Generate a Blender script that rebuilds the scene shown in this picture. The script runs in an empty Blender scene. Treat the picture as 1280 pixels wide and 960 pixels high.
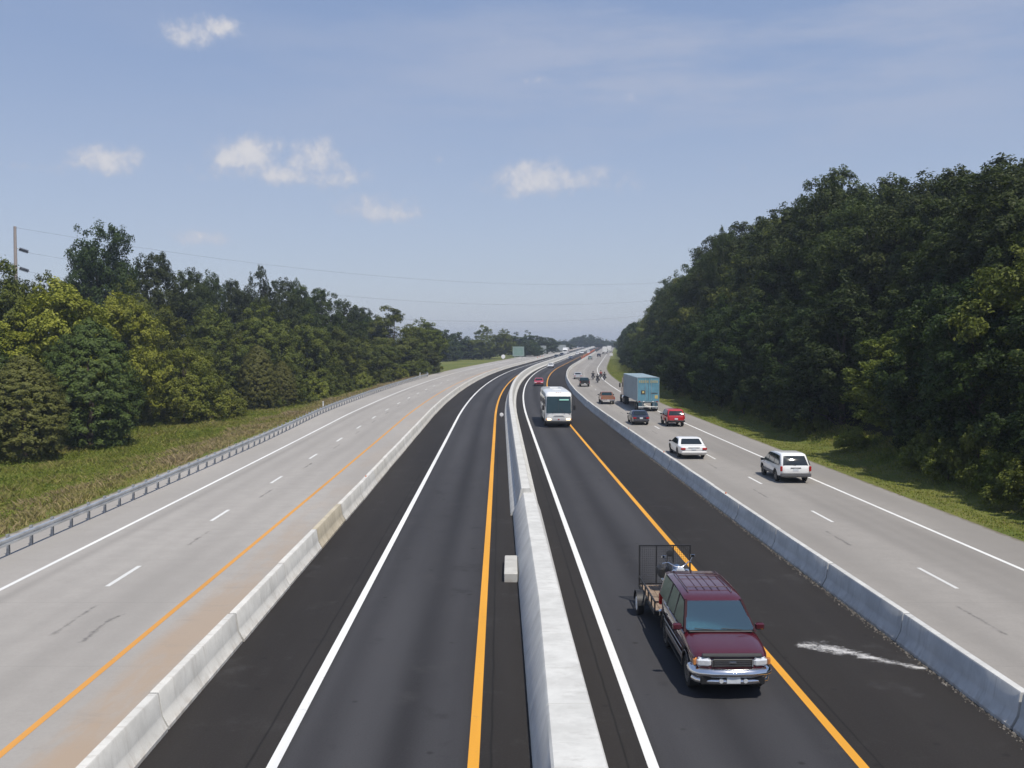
import bpy, math, random
import numpy as np
from mathutils import Vector, Matrix, Euler

RND = random.Random(11)
NP = np.random.default_rng(5)
scene = bpy.context.scene
COL = scene.collection
PI = math.pi

# ------------------------------------------------------------------ objects
def link(o, parent=None):
    COL.objects.link(o)
    if parent is not None:
        o.parent = parent
    return o

def tag(o, label=None, cat=None, group=None, kind=None):
    if label: o['label'] = label
    if cat: o['category'] = cat
    if group: o['group'] = group
    if kind: o['kind'] = kind
    return o

def empty(name, loc=(0, 0, 0), rz=0.0, rx=0.0):
    o = bpy.data.objects.new(name, None)
    o.empty_display_size = 0.3
    o.location = loc
    o.rotation_euler = (rx, 0, rz)
    return link(o)

def copy_tree(o, parent=None):
    c = o.copy()
    COL.objects.link(c)
    if parent is not None:
        c.parent = parent
    for ch in list(o.children):
        copy_tree(ch, c)
    return c

class MB:
    """collects faces and links them as one mesh object"""
    def __init__(self):
        self.v = []; self.f = []; self.m = []; self.uv = {}
    def vert(self, p):
        self.v.append(tuple(p)); return len(self.v) - 1
    def face(self, idx, m=0):
        self.f.append(tuple(idx)); self.m.append(m)
    def poly(self, pts, m=0):
        self.face([self.vert(p) for p in pts], m)
    def box(self, c, s, m=0, rot=None, taper=(1, 1)):
        hx, hy, hz = s[0] / 2, s[1] / 2, s[2] / 2
        pts = []
        for z in (-hz, hz):
            k = taper if z > 0 else (1, 1)
            for x, y in ((-hx, -hy), (hx, -hy), (hx, hy), (-hx, hy)):
                pts.append(Vector((x * k[0], y * k[1], z)))
        if rot is not None:
            M = Euler(rot).to_matrix()
            pts = [M @ p for p in pts]
        i = [self.vert(p + Vector(c)) for p in pts]
        for q in ((3, 2, 1, 0), (4, 5, 6, 7), (0, 1, 5, 4), (1, 2, 6, 5), (2, 3, 7, 6), (3, 0, 4, 7)):
            self.face([i[k] for k in q], m)
    def rbox(self, c, s, b, m=0, rot=None):
        """box with chamfered edges"""
        h = [k / 2 for k in s]
        b = min(b, h[0] * .9, h[1] * .9, h[2] * .9)
        rings = []
        for z, ins in ((-h[2], b), (-h[2] + b, 0), (h[2] - b, 0), (h[2], b)):
            x, y = h[0] - ins, h[1] - ins
            bb = b * .8
            rings.append([(x, -y + bb, z), (x, y - bb, z), (x - bb, y, z), (-x + bb, y, z), (-x, y - bb, z), (-x, -y + bb, z), (-x + bb, -y, z), (x - bb, -y, z)])
        M = Euler(rot).to_matrix() if rot is not None else Matrix.Identity(3)
        rings = [[tuple(M @ Vector(p) + Vector(c)) for p in r] for r in rings]
        self.loft(rings, m, True, True)
    def loft(self, rings, m=0, cap0=False, cap1=False, closed=True):
        ids = [[self.vert(p) for p in r] for r in rings]
        n = len(ids[0])
        for a, b in zip(ids, ids[1:]):
            for k in range(n if closed else n - 1):
                k2 = (k + 1) % n
                self.face((a[k], a[k2], b[k2], b[k]), m)
        if cap0: self.face(ids[0][::-1], m)
        if cap1: self.face(ids[-1], m)
        return ids
    def tube(self, pts, r, n=8, m=0, cap=True):
        pts = [Vector(p) for p in pts]
        rs = r if isinstance(r, (list, tuple)) else [r] * len(pts)
        rings = []
        ref = None
        for i, p in enumerate(pts):
            d = (pts[min(i + 1, len(pts) - 1)] - pts[max(i - 1, 0)]).normalized()
            if ref is None:
                ref = Vector((0, 0, 1)) if abs(d.z) < .9 else Vector((1, 0, 0))
            a = d.cross(ref).normalized(); b = d.cross(a).normalized()
            ref = b.cross(d).normalized() * 1.0 if False else ref
            rings.append([tuple(p + rs[i] * (math.cos(2 * PI * k / n) * a + math.sin(2 * PI * k / n) * b)) for k in range(n)])
        self.loft(rings, m, cap, cap)
    def lathe(self, prof, c, axis='x', n=24, m=0):
        """prof: (along axis, radius)"""
        rings = []
        for t, r in prof:
            ring = []
            for k in range(n):
                a = 2 * PI * k / n
                u, w = r * math.cos(a), r * math.sin(a)
                if axis == 'x': q = (c[0] + t, c[1] + u, c[2] + w)
                elif axis == 'y': q = (c[0] + u, c[1] + t, c[2] + w)
                else: q = (c[0] + u, c[1] + w, c[2] + t)
                ring.append(q)
            rings.append(ring)
        self.loft(rings, m, True, True)
    def prism(self, poly, axis, a, b, m=0):
        """extrude a 2D polygon along an axis from a to b"""
        def P(p, t):
            return {'x': (t, p[0], p[1]), 'y': (p[0], t, p[1]), 'z': (p[0], p[1], t)}[axis]
        self.loft([[P(p, a) for p in poly], [P(p, b) for p in poly]], m, True, True)
    def build(self, name, mats, parent=None, smooth=None, fixn=True):
        me = bpy.data.meshes.new(name)
        me.from_pydata(self.v, [], self.f)
        for mt in (mats if isinstance(mats, (list, tuple)) else [mats]):
            me.materials.append(mt)
        me.polygons.foreach_set('material_index', self.m)
        if fixn:
            import bmesh
            bm = bmesh.new(); bm.from_mesh(me)
            bmesh.ops.recalc_face_normals(bm, faces=bm.faces)
            bm.to_mesh(me); bm.free()
        if smooth is not None:
            me.polygons.foreach_set('use_smooth', [True] * len(me.polygons))
            me.set_sharp_from_angle(angle=math.radians(smooth))
        me.update()
        o = bpy.data.objects.new(name, me)
        return link(o, parent)

# ------------------------------------------------------------------ materials
class NT:
    def __init__(self, mat):
        self.t = mat.node_tree; self.n = self.t.nodes; self.l = self.t.links
    def node(self, ty, **kw):
        n = self.n.new(ty)
        for k, v in kw.items():
            if k.startswith('i_'):
                n.inputs[int(k[2:]) if k[2:].isdigit() else k[2:].replace('_', ' ')].default_value = v
            else:
                setattr(n, k, v)
        return n
    def math(self, op, a, b=None, c=None, clamp=False):
        n = self.n.new('ShaderNodeMath'); n.operation = op; n.use_clamp = clamp
        for i, s in enumerate((a, b, c)):
            if s is None: continue
            if isinstance(s, (int, float)): n.inputs[i].default_value = s
            else: self.l.new(s, n.inputs[i])
        return n.outputs[0]
    def mix(self, fac, a, b, mode='MIX'):
        n = self.n.new('ShaderNodeMix'); n.data_type = 'RGBA'; n.blend_type = mode
        for s, v in ((n.inputs['Factor'], fac), (n.inputs[6], a), (n.inputs[7], b)):
            if isinstance(v, (int, float)): s.default_value = v
            elif isinstance(v, tuple): s.default_value = v if len(v) == 4 else (*v, 1)
            else: self.l.new(v, s)
        return n.outputs[2]
    def noise(self, scale, detail=4, rough=.55, vec=None, out=0):
        n = self.n.new('ShaderNodeTexNoise')
        n.inputs['Scale'].default_value = scale; n.inputs['Detail'].default_value = detail; n.inputs['Roughness'].default_value = rough
        if vec is not None: self.l.new(vec, n.inputs['Vector'])
        return n.outputs[out]
    def ramp(self, fac, stops, interp='LINEAR'):
        n = self.n.new('ShaderNodeValToRGB'); n.color_ramp.interpolation = interp
        e = n.color_ramp.elements
        while len(e) < len(stops): e.new(.5)
        for k, (p, c) in enumerate(stops):
            e[k].position = p; e[k].color = c if len(c) == 4 else (*c, 1)
        self.l.new(fac, n.inputs[0])
        return n.outputs[0]
    def step(self, x, a, b):
        n = self.n.new('ShaderNodeMapRange'); n.interpolation_type = 'SMOOTHSTEP'
        self.l.new(x, n.inputs[0]); n.inputs[1].default_value = a; n.inputs[2].default_value = b
        return n.outputs[0]

def new_mat(name):
    m = bpy.data.materials.new(name); m.use_nodes = True
    return m, NT(m), m.node_tree.nodes['Principled BSDF']

def plain(name, col, rough=.5, metal=0.0, coat=0.0, var=.08, scale=6.0, spec=.5, bump=0.0, bscale=60):
    m, t, b = new_mat(name)
    tc = t.node('ShaderNodeTexCoord')
    nz = t.noise(scale, 4, .6, tc.outputs['Object'])
    c0 = tuple(k * (1 - var) for k in col); c1 = tuple(min(1, k * (1 + var)) for k in col)
    t.l.new(t.mix(t.step(nz, .3, .7), c0, c1), b.inputs['Base Color'])
    b.inputs['Roughness'].default_value = rough; b.inputs['Metallic'].default_value = metal
    b.inputs['Coat Weight'].default_value = coat; b.inputs['Coat Roughness'].default_value = .05
    b.inputs['Specular IOR Level'].default_value = spec
    if bump:
        bn = t.node('ShaderNodeBump', i_Strength=bump, i_Distance=.02)
        t.l.new(t.noise(bscale, 5, .6, tc.outputs['Object']), bn.inputs['Height'])
        t.l.new(bn.outputs[0], b.inputs['Normal'])
    return m

def emit_mat(name, col, s):
    m, t, b = new_mat(name)
    b.inputs['Base Color'].default_value = (*col, 1)
    b.inputs['Emission Color'].default_value = (*col, 1); b.inputs['Emission Strength'].default_value = s
    return m

def paint(name, col, rough=.28):
    m, t, b = new_mat(name)
    tc = t.node('ShaderNodeTexCoord')
    sx = t.node('ShaderNodeSeparateXYZ'); t.l.new(tc.outputs['Object'], sx.inputs[0])
    nz = t.noise(3.0, 5, .6, tc.outputs['Object'])
    # road film on the lowest panels
    lowf = t.math('MULTIPLY', t.step(sx.outputs['Z'], .75, .25), t.math('MULTIPLY', nz, .6))
    t.l.new(t.mix(lowf, col, (.12, .11, .10)), b.inputs['Base Color'])
    b.inputs['Roughness'].default_value = rough
    b.inputs['Coat Weight'].default_value = .7; b.inputs['Coat Roughness'].default_value = .06
    return m

M = {}
def glass_dark(name, col, rough=.04):
    m, t, b = new_mat(name)
    b.inputs['Base Color'].default_value = (*col, 1); b.inputs['Roughness'].default_value = rough
    b.inputs['IOR'].default_value = 1.52; b.inputs['Specular IOR Level'].default_value = .6
    return m
def glass_clear(name, tint, mul=1.5, base=.20):
    m, t, b = new_mat(name)
    out = t.n['Material Output']
    tr = t.node('ShaderNodeBsdfTransparent'); tr.inputs[0].default_value = (*tint, 1)
    gl = t.node('ShaderNodeBsdfGlossy'); gl.inputs['Roughness'].default_value = .03; gl.inputs[0].default_value = (.80, 1, .97, 1)
    fr = t.node('ShaderNodeFresnel'); fr.inputs[0].default_value = 1.55
    mx = t.node('ShaderNodeMixShader')
    t.l.new(t.math('MULTIPLY_ADD', fr.outputs[0], mul, base, True), mx.inputs[0]); t.l.new(tr.outputs[0], mx.inputs[1]); t.l.new(gl.outputs[0], mx.inputs[2])
    t.l.new(mx.outputs[0], out.inputs['Surface'])
    return m

M['glass'] = glass_dark('tinted_glass', (.012, .018, .022))
M['glass_teal'] = glass_dark('teal_glass', (.015, .04, .05))
M['glass_clear'] = glass_clear('clear_green_glass', (.60, .84, .82))
M['glass_side'] = glass_clear('smoked_glass', (.06, .085, .085), .55, .03)
M['maroon_dull'] = plain('dull_maroon', (.030, .008, .012), .6, spec=.12)
M['rack'] = plain('rack_maroon_grey', (.05, .02, .03), .5)
M['black'] = plain('black_trim', (.015, .015, .016), .55)
M['rubber'] = plain('tyre_rubber', (.018, .018, .018), .85, var=.2)
M['dark_grey'] = plain('dark_grey_plastic', (.06, .06, .062), .6)
M['chrome'] = plain('chrome', (.75, .75, .76), .12, 1.0, var=.03)
M['steel'] = plain('wheel_alloy', (.5, .5, .5), .35, .9)
M['white_paint'] = paint('white_paint', (.78, .78, .77))
M['bus_white'] = paint('bus_white_paint', (.80, .80, .78))
M['maroon'] = paint('maroon_paint', (.066, .008, .015), .22)
M['tan_low'] = paint('pewter_two_tone', (.11, .085, .07))
M['red_paint'] = paint('red_paint', (.42, .015, .02))
M['dark_blue'] = paint('dark_blue_paint', (.012, .014, .03))
M['black_paint'] = paint('black_paint', (.012, .012, .013))
M['brown_paint'] = paint('brown_red_paint', (.28, .13, .075))
M['silver_paint'] = paint('silver_paint', (.45, .46, .48))
M['green_paint'] = paint('grey_green_paint', (.18, .27, .25))
M['grey_clad'] = plain('grey_cladding', (.10, .10, .105), .5)
M['tail_red'] = plain('red_lens', (.35, .01, .01), .15)
M['amber'] = plain('amber_lens', (.50, .20, .06), .15)
M['lamp'] = plain('headlamp_lens', (.72, .74, .76), .08, .3)
M['lamp_on'] = emit_mat('lit_headlamp', (1, .82, .55), 2.2)
M['sign_lit'] = emit_mat('lit_route_sign', (.30, .62, .52), .30)
M['plate'] = plain('plate_white', (.6, .63, .66), .4)
M['truck_blue'] = plain('trailer_door_blue', (.125, .285, .37), .45, var=.12, scale=1.5)
M['truck_side'] = plain('trailer_side_grey_blue', (.25, .33, .37), .5, var=.1, scale=.7)
M['truck_text'] = plain('faded_yellow_lettering', (.55, .45, .18), .6)
M['interior'] = plain('interior_grey', (.10, .10, .10), .8)
M['interior_light'] = plain('dashboard_grey', (.22, .24, .23), .7)
M['skin'] = plain('skin', (.45, .26, .18), .6)
M['shirt'] = plain('red_shirt', (.30, .06, .05), .9)
M['leather'] = plain('black_leather', (.02, .02, .022), .6)
M['jeans'] = plain('blue_denim', (.05, .07, .13), .9)
M['helmet'] = plain('helmet_shell', (.04, .04, .045), .2)
M['hair'] = plain('dark_hair', (.03, .02, .012), .7)
M['wood_deck'] = plain('weathered_planks', (.24, .175, .125), .8, var=.3, scale=8)
M['bike_blue'] = paint('bike_blue_paint', (.03, .07, .16))
M['orange'] = plain('orange_plastic', (.65, .13, .02), .5)
M['white_plastic'] = plain('white_plastic', (.8, .8, .8), .4)
M['galv'] = plain('galvanised_steel', (.56, .58, .59), .42, .75, var=.18, scale=1.2)
M['galv_post'] = plain('galvanised_post', (.44, .45, .46), .5, .6, var=.2)
M['pole_wood'] = plain('pole_wood', (.34, .29, .26), .85, var=.2)
M['wire'] = plain('wire_aluminium', (.10, .11, .13), .6)
M['insul'] = plain('insulator_glaze', (.03, .025, .03), .3)
M['sign_green'] = plain('sign_green_hazed', (.20, .30, .26), .5)  # green greyed and paled in the colour itself to imitate distance haze
M['sign_grey'] = plain('sign_back_grey', (.33, .36, .36), .5)
M['bark'] = plain('bark', (.07, .055, .042), .9, var=.35, scale=3, bump=.6, bscale=12)

# ------------------------------------------------------------------ place: camera ray, road alignment, terrain
FPX, CAM_H, Y_HOR = 1220.0, 8.2, 432.0
PITCH = math.atan((480 - Y_HOR) / FPX)

def zr(Y):
    Yc = min(Y, 900.0)
    z = .0075 * (math.sqrt((Yc - 90) ** 2 + 3600) + (Yc - 90)) / 2
    return z - .0 * max(0, Y - 900) if Y < 900 else z + .0075 * 150 * (1 - math.exp(-(Y - 900) / 150)) * .5 - .004 * max(0, Y - 1000)

def cx(Y):
    """road reference line: straight, then easing right"""
    s0, s1, a, b = -.012, .108, 105., 310.
    if Y <= a: return s0 * Y
    if Y <= b:
        t = Y - a
        return s0 * Y + (s1 - s0) * t * t / (2 * (b - a))
    return s0 * b + (s1 - s0) * (b - a) / 2 + s1 * (Y - b)

def heading(Y):
    return (cx(Y + 1) - cx(Y - 1)) / 2

def xo(o, Y):
    return cx(Y) + (o * (1 + .0007 * min(max(Y, 0), 110)) if o < 0 else o)

def ray(x, y):
    u = (x - 640) / FPX; v = (480 - y) / FPX
    return u, math.cos(PITCH) + v * math.sin(PITCH), -math.sin(PITCH) + v * math.cos(PITCH)

def gnd(x, y, z0=0.0):
    """the point of the road surface that a pixel of the 1280 px photograph shows"""
    dx, dy, dz = ray(x, y)
    t = 5.0
    while t < 3000 and CAM_H + t * dz - zr(t * dy) - z0 > 0: t *= 1.004
    lo, hi = t / 1.004, t
    for _ in range(30):
        m = (lo + hi) / 2
        if CAM_H + m * dz - zr(m * dy) - z0 > 0: lo = m
        else: hi = m
    return Vector((lo * dx, lo * dy, zr(lo * dy) + z0))

def sst(x, a, b):
    t = min(1, max(0, (x - a) / (b - a))); return t * t * (3 - 2 * t)

def terr(off, Y):
    z = zr(Y)
    if off < -20.6:
        o = -off
        k = 1 - .8 * sst(Y, 190, 280)
        z += k * (-1.5 * sst(o, 20.6, 29)) + 2.5 * sst(o, 46, 80)
    elif off > 22:
        z += -.12 * sst(off, 22, 24) + 3.0 * sst(off, 24.5, 34) * (1 - .5 * sst(Y, 200, 400))
    else:
        z -= .05
    return z
def terr_xy(X, Y):
    o = X - cx(Y)
    if o < 0: o /= (1 + .0007 * min(max(Y, 0), 110))
    return terr(o, Y)

def rows(a, b):
    out = []; y = a
    while y < b - 1e-6:
        out.append(y)
        y += 3 if y < 120 else 4 if y < 340 else 10 if y < 1000 else 60
    out.append(b); return out
ROWS = [-60 + 3 * k for k in range(60)] + [120 + 4 * k for k in range(55)] + [340 + 10 * k for k in range(66)] + [1000 + 50 * k for k in range(29)]

def sheet(name, offs, dz, mat, parent=None, y0=-60, y1=1400, uv=True):
    """a strip of the road following the alignment; UV = (offset, distance) in metres"""
    ys = [y0] + [y for y in ROWS if y0 < y < y1] + [y1]
    v = []; uvs = []; f = []
    n = len(offs)
    for y in ys:
        for o in offs:
            v.append((xo(o, y), y, zr(y) + dz)); uvs.append((o, y))
    for j in range(len(ys) - 1):
        for i in range(n - 1):
            a = j * n + i; f.append((a, a + 1, a + n + 1, a + n))
    me = bpy.data.meshes.new(name); me.from_pydata(v, [], f); me.materials.append(mat)
    ul = me.uv_layers.new(name='UVMap')
    for lp in me.loops: ul.data[lp.index].uv = uvs[lp.vertex_index]
    me.update()
    return link(bpy.data.objects.new(name, me), parent)
# ------------------------------------------------------------------ road surfaces
def uvcoords(t):
    u = t.node('ShaderNodeUVMap'); u.uv_map = 'UVMap'
    s = t.node('ShaderNodeSeparateXYZ'); t.l.new(u.outputs[0], s.inputs[0])
    return u.outputs[0], s.outputs['X'], s.outputs['Y']

def gauss(t, u, c, w):
    d = t.math('DIVIDE', t.math('SUBTRACT', u, c), w)
    return t.math('EXPONENT', t.math('MULTIPLY', t.math('MULTIPLY', d, d), -1))

def stretched(t, vec, sx, sy):
    mp = t.node('ShaderNodeMapping'); mp.inputs['Scale'].default_value = (sx, sy, 1)
    t.l.new(vec, mp.inputs[0]); return mp.outputs[0]

def concrete_road(name, base, paths, dirt=None, rough=.85, verge=None):
    m, t, b = new_mat(name)
    uv, u, v = uvcoords(t)
    big = t.noise(1, 5, .6, stretched(t, uv, .22, .035))
    fine = t.noise(9, 6, .7, uv)
    mott = t.noise(1.3, 4, .6, uv)
    col = t.mix(t.step(big, .3, .7), tuple(k * .88 for k in base), tuple(k * 1.08 for k in base))
    col = t.mix(t.math('MULTIPLY', t.step(mott, .35, .7), .35), col, tuple(k * .82 for k in base))
    col = t.mix(t.math('MULTIPLY', t.step(fine, .35, .75), .30), col, tuple(k * .70 for k in base))
    dark = None
    for c, w, a in paths:
        g = t.math('MULTIPLY', gauss(t, u, c, w), a)
        dark = g if dark is None else t.math('ADD', dark, g)
    if dark is not None:
        wob = t.noise(1, 3, .5, stretched(t, uv, .4, .06))
        dark = t.math('MULTIPLY', dark, t.math('MULTIPLY_ADD', wob, 1.2, .4), clamp=True)
        col = t.mix(dark, col, tuple(k * .60 for k in base))
    # transverse joints
    fr = t.math('FRACT', t.math('DIVIDE', v, 6.1))
    jt = t.math('MULTIPLY', t.math('LESS_THAN', fr, .006), .25)
    col = t.mix(jt, col, tuple(k * .45 for k in base))
    if dirt:
        lo, hi, amt, dc = dirt
        n2 = t.noise(1, 5, .65, stretched(t, uv, .5, .12))
        near = t.step(v, 60, 14)
        msk = t.math('MULTIPLY', t.math('MULTIPLY', t.step(u, lo, lo + .7), t.step(u, hi, hi - .4)),
                     t.math('MULTIPLY', t.step(n2, .38, .62), t.math('MULTIPLY_ADD', near, amt, .18)))
        col = t.mix(msk, col, dc)
        n3 = t.noise(1, 4, .6, stretched(t, uv, .6, 2.2))
        band = t.math('MULTIPLY', t.step(u, lo, lo + .6), t.math('MULTIPLY', t.step(n3, .55, .72), .30))
        col = t.mix(band, col, tuple(k * .62 for k in base))
    if verge:
        a_, b_ = verge
        n4 = t.noise(1.6, 6, .7, uv)
        k = t.math('ADD', t.step(u, a_, b_), t.math('MULTIPLY_ADD', n4, 1.4, -.95))
        col = t.mix(t.step(k, .25, .75), col, (.135, .115, .075))
        n5 = t.noise(1, 5, .6, stretched(t, uv, .8, .07))
        edge = t.math('MULTIPLY', t.step(u, 2 * a_ - b_ if b_ > 0 else a_ + (a_ - b_), b_), t.step(n5, .4, .65))
        col = t.mix(t.math('MULTIPLY', edge, .4), col, tuple(k2 * .72 for k2 in base))
    t.l.new(col, b.inputs['Base Color']); b.inputs['Roughness'].default_value = rough
    b.inputs['Specular IOR Level'].default_value = .25
    bn = t.node('ShaderNodeBump', i_Strength=.25, i_Distance=.01); t.l.new(fine, bn.inputs['Height']); t.l.new(bn.outputs[0], b.inputs['Normal'])
    return m

def asphalt(name, lane_lo, lane_hi, paths):
    m, t, b = new_mat(name)
    uv, u, v = uvcoords(t)
    fine = t.noise(22, 6, .75, uv)
    big = t.noise(1, 5, .6, stretched(t, uv, .35, .03))
    lane = t.math('MULTIPLY', t.step(u, lane_lo - .15, lane_lo + .35), t.step(u, lane_hi + .15, lane_hi - .35))
    sh = t.mix(t.step(big, .3, .7), (.0210, .0188, .0178), (.0300, .0270, .0252))
    ln = t.mix(t.step(big, .3, .7), (.043, .0425, .046), (.057, .0565, .061))
    col = t.mix(lane, sh, ln)
    for c, w, a in paths:
        wob = t.noise(1, 3, .5, stretched(t, uv, .5, .04))
        g = t.math('MULTIPLY', gauss(t, u, c, w), t.math('MULTIPLY', t.math('MULTIPLY_ADD', wob, 1.0, .5), a), clamp=True)
        col = t.mix(g, col, (.026, .0255, .028))
    col = t.mix(t.math('MULTIPLY', t.step(fine, .52, .75), .5), col, (.07, .068, .066))
    col = t.mix(t.math('MULTIPLY', t.step(fine, .48, .28), .5), col, (.012, .0115, .011))
    blot = t.noise(.55, 5, .7, uv)
    col = t.mix(t.math('MULTIPLY', t.step(blot, .55, .72), .35), col, (.060, .058, .058))
    col = t.mix(t.math('MULTIPLY', t.step(blot, .42, .30), .35), col, (.016, .0155, .016))
    spot = t.node('ShaderNodeTexVoronoi', i_Scale=.9); t.l.new(uv, spot.inputs['Vector'])
    col = t.mix(t.math('MULTIPLY', t.step(spot.outputs['Distance'], .10, .04), .6), col, (.014, .0135, .013))
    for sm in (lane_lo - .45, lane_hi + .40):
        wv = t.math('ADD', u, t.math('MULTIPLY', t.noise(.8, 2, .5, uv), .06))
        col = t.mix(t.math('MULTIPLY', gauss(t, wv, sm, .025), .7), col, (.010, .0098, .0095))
    t.l.new(col, b.inputs['Base Color']); b.inputs['Roughness'].default_value = .88
    b.inputs['Specular IOR Level'].default_value = .18
    bn = t.node('ShaderNodeBump', i_Strength=.35, i_Distance=.012); t.l.new(fine, bn.inputs['Height']); t.l.new(bn.outputs[0], b.inputs['Normal'])
    return m

def road_paint(name, col, wear):
    m, t, b = new_mat(name)
    uv, u, v = uvcoords(t)
    n = t.noise(5, 6, .75, uv); n2 = t.noise(1, 4, .6, stretched(t, uv, 1, .08))
    c = t.mix(t.step(n2, .3, .7), tuple(k * .86 for k in col), col)
    c = t.mix(t.math('MULTIPLY', t.step(n, .58, .75), wear), c, (.16, .15, .14))
    t.l.new(c, b.inputs['Base Color']); b.inputs['Roughness'].default_value = .7; b.inputs['Specular IOR Level'].default_value = .25
    return m

M['white_line'] = road_paint('white_road_paint', (.74, .74, .72), .6)
M['white_line_old'] = road_paint('worn_white_road_paint', (.66, .66, .64), .6)
M['yellow_line'] = road_paint('yellow_road_paint', (.70, .33, .035), .55)
M['yellow_line_old'] = road_paint('worn_yellow_road_paint', (.60, .29, .07), .95)
M['blackout'] = road_paint('blacked_out_marking', (.165, .160, .158), .9)

conc_l = concrete_road('pale_concrete_pavement', (.345, .325, .300), [(-11.6, .55, .28), (-14.3, .5, .22), (-13.1, .25, .12), (-15.6, .25, .4), (-10.4, .4, .15)],
                       dirt=(-9.6, -6.7, .75, (.345, .265, .195)), verge=(-19.9, -20.6))
conc_r = concrete_road('grey_concrete_pavement', (.290, .272, .250), [(13.2, .5, .25), (16.4, .5, .40), (18.1, .6, .35), (17.2, .3, .25), (20.2, 1.2, .30)], verge=(21.0, 21.8))
asph_l = asphalt('asphalt_left', -4.35, -.55, [(-2.0, .45, .85), (-3.7, .35, .4), (-.9, .3, .3)])
asph_r = asphalt('asphalt_right', 2.95, 7.0, [(4.9, .5, .75), (6.6, .3, .4), (3.4, .3, .35)])

road_l = tag(sheet('concrete_road', [-20.5, -18, -16, -14, -12, -10, -8.2, -7.2], 0, conc_l), 'pale concrete carriageway beside the guardrail, empty of traffic', 'road', kind='structure')
road_hl = tag(sheet('asphalt_road', [-7.2, -5, -3, -1, .1, 1.2], 0, asph_l), 'dark empty asphalt lane between the pale barrier row and the median wall', 'road', kind='structure')
road_hr = tag(sheet('asphalt_road', [1.2, 3, 5, 7, 9, 11.1], 0, asph_r), 'dark asphalt lane carrying the bus and the maroon vehicle', 'road', kind='structure')
road_r = tag(sheet('concrete_road', [11.1, 13, 15, 17, 19, 20.5, 21.65], 0, conc_r), 'grey concrete carriageway with traffic driving away beside the woods', 'road', kind='structure')

def strip(name, o, w, mat, parent, y0=-60, y1=1300):
    return sheet(name, [o - w / 2, o + w / 2], .004, mat, parent, y0, y1)
strip('edge_line', -16.25, .17, M['white_line'], road_l)
strip('edge_line', -9.8, .17, M['yellow_line_old'], road_l)
strip('edge_line', -4.35, .21, M['white_line'], road_hl)
strip('edge_line', -.52, .22, M['yellow_line'], road_hl)
strip('edge_line', 2.95, .21, M['white_line'], road_hr)
strip('edge_line', 7.0, .20, M['yellow_line'], road_hr)
strip('edge_line', 18.9, .17, M['white_line'], road_r)
for k in range(-3, 50):
    y = 33.8 + 12.2 * k
    strip('lane_dash', 15.25, .14, M['white_line_old'], road_r, y - 1.52, y + 1.52)
    strip('lane_dash', -12.95, .16, M['white_line_old'], road_l, y + .3 - 1.52, y + .3 + 1.52)

# tar patches, old blacked-out dashes and the powder spill: thin skins on the pavement with ragged edges
def ragged(name, col, sx, sy, lo, hi, gain):
    m, t, b = new_mat(name)
    uv, u, v = uvcoords(t)
    at = t.node('ShaderNodeAttribute', attribute_name='cover')
    tr = t.node('ShaderNodeBsdfTransparent'); mx = t.node('ShaderNodeMixShader')
    nz = t.noise(1, 7, .75, stretched(t, uv, sx, sy)); nz2 = t.noise(9, 5, .7, uv)
    k = t.math('ADD', t.math('MULTIPLY', at.outputs['Fac'], gain), t.math('MULTIPLY_ADD', nz, 1.0, -.5))
    k = t.math('ADD', k, t.math('MULTIPLY_ADD', nz2, .5, -.25))
    b.inputs['Base Color'].default_value = (*col, 1); b.inputs['Roughness'].default_value = .9; b.inputs['Specular IOR Level'].default_value = .2
    t.l.new(t.step(k, lo, hi), mx.inputs[0]); t.l.new(tr.outputs[0], mx.inputs[1]); t.l.new(b.outputs[0], mx.inputs[2]); t.l.new(mx.outputs[0], t.n['Material Output'].inputs[0])
    return m
M['powder'] = ragged('streaky_white_powder', (.55, .54, .53), 1.5, 3.0, .24, .62, .50)
M['tar'] = ragged('tar_smear', (.20, .19, .182), 2.0, 1.2, .22, .90, .47)
def skin(name, sections, mat, parent, dz=.006):
    """sections: rows of world points across the skin; full cover in the middle, none at the rim"""
    v = []; cov = []; f = []; n = len(sections[0]); m_ = len(sections)
    for r, row in enumerate(sections):
        for k, p in enumerate(row):
            v.append((p[0], p[1], zr(p[1]) + dz)); e = min(k, n - 1 - k) / ((n - 1) / 2)
            cov.append(e if 0 < r < m_ - 1 else 0.0)
    for r in range(m_ - 1):
        for k in range(n - 1):
            a = r * n + k; f.append((a, a + 1, a + n + 1, a + n))
    me = bpy.data.meshes.new(name); me.from_pydata(v, [], f); me.materials.append(mat)
    at = me.attributes.new('cover', 'FLOAT', 'POINT'); at.data.foreach_set('value', cov)
    ul = me.uv_layers.new(name='UVMap')
    for lp in me.loops:
        p = me.vertices[lp.vertex_index].co; ul.data[lp.index].uv = (p.x, p.y)
    return link(bpy.data.objects.new(name, me), parent)
rows_ = []
for x, ya, yb in ((985, 804, 808), (998, 799, 813), (1015, 795, 819), (1035, 797, 823), (1055, 802, 827), (1075, 809, 829), (1095, 816, 832), (1115, 822, 835), (1135, 827, 838), (1152, 830, 840), (1168, 834, 842)):
    rows_.append([gnd(x, ya + (yb - ya) * k / 4) for k in range(5)])
skin('powder_spill', rows_, M['powder'], road_hr)
rows_ = []
for x, y in ((96, 809), (106, 800), (116, 791), (126, 783), (136, 776), (148, 770), (162, 765)):
    p = gnd(x, y); rows_.append([Vector((p.x + d, p.y, 0)) for d in (-.22, -.1, 0, .1, .22)])
skin('tar_patch', rows_, M['tar'], road_l)
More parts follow.
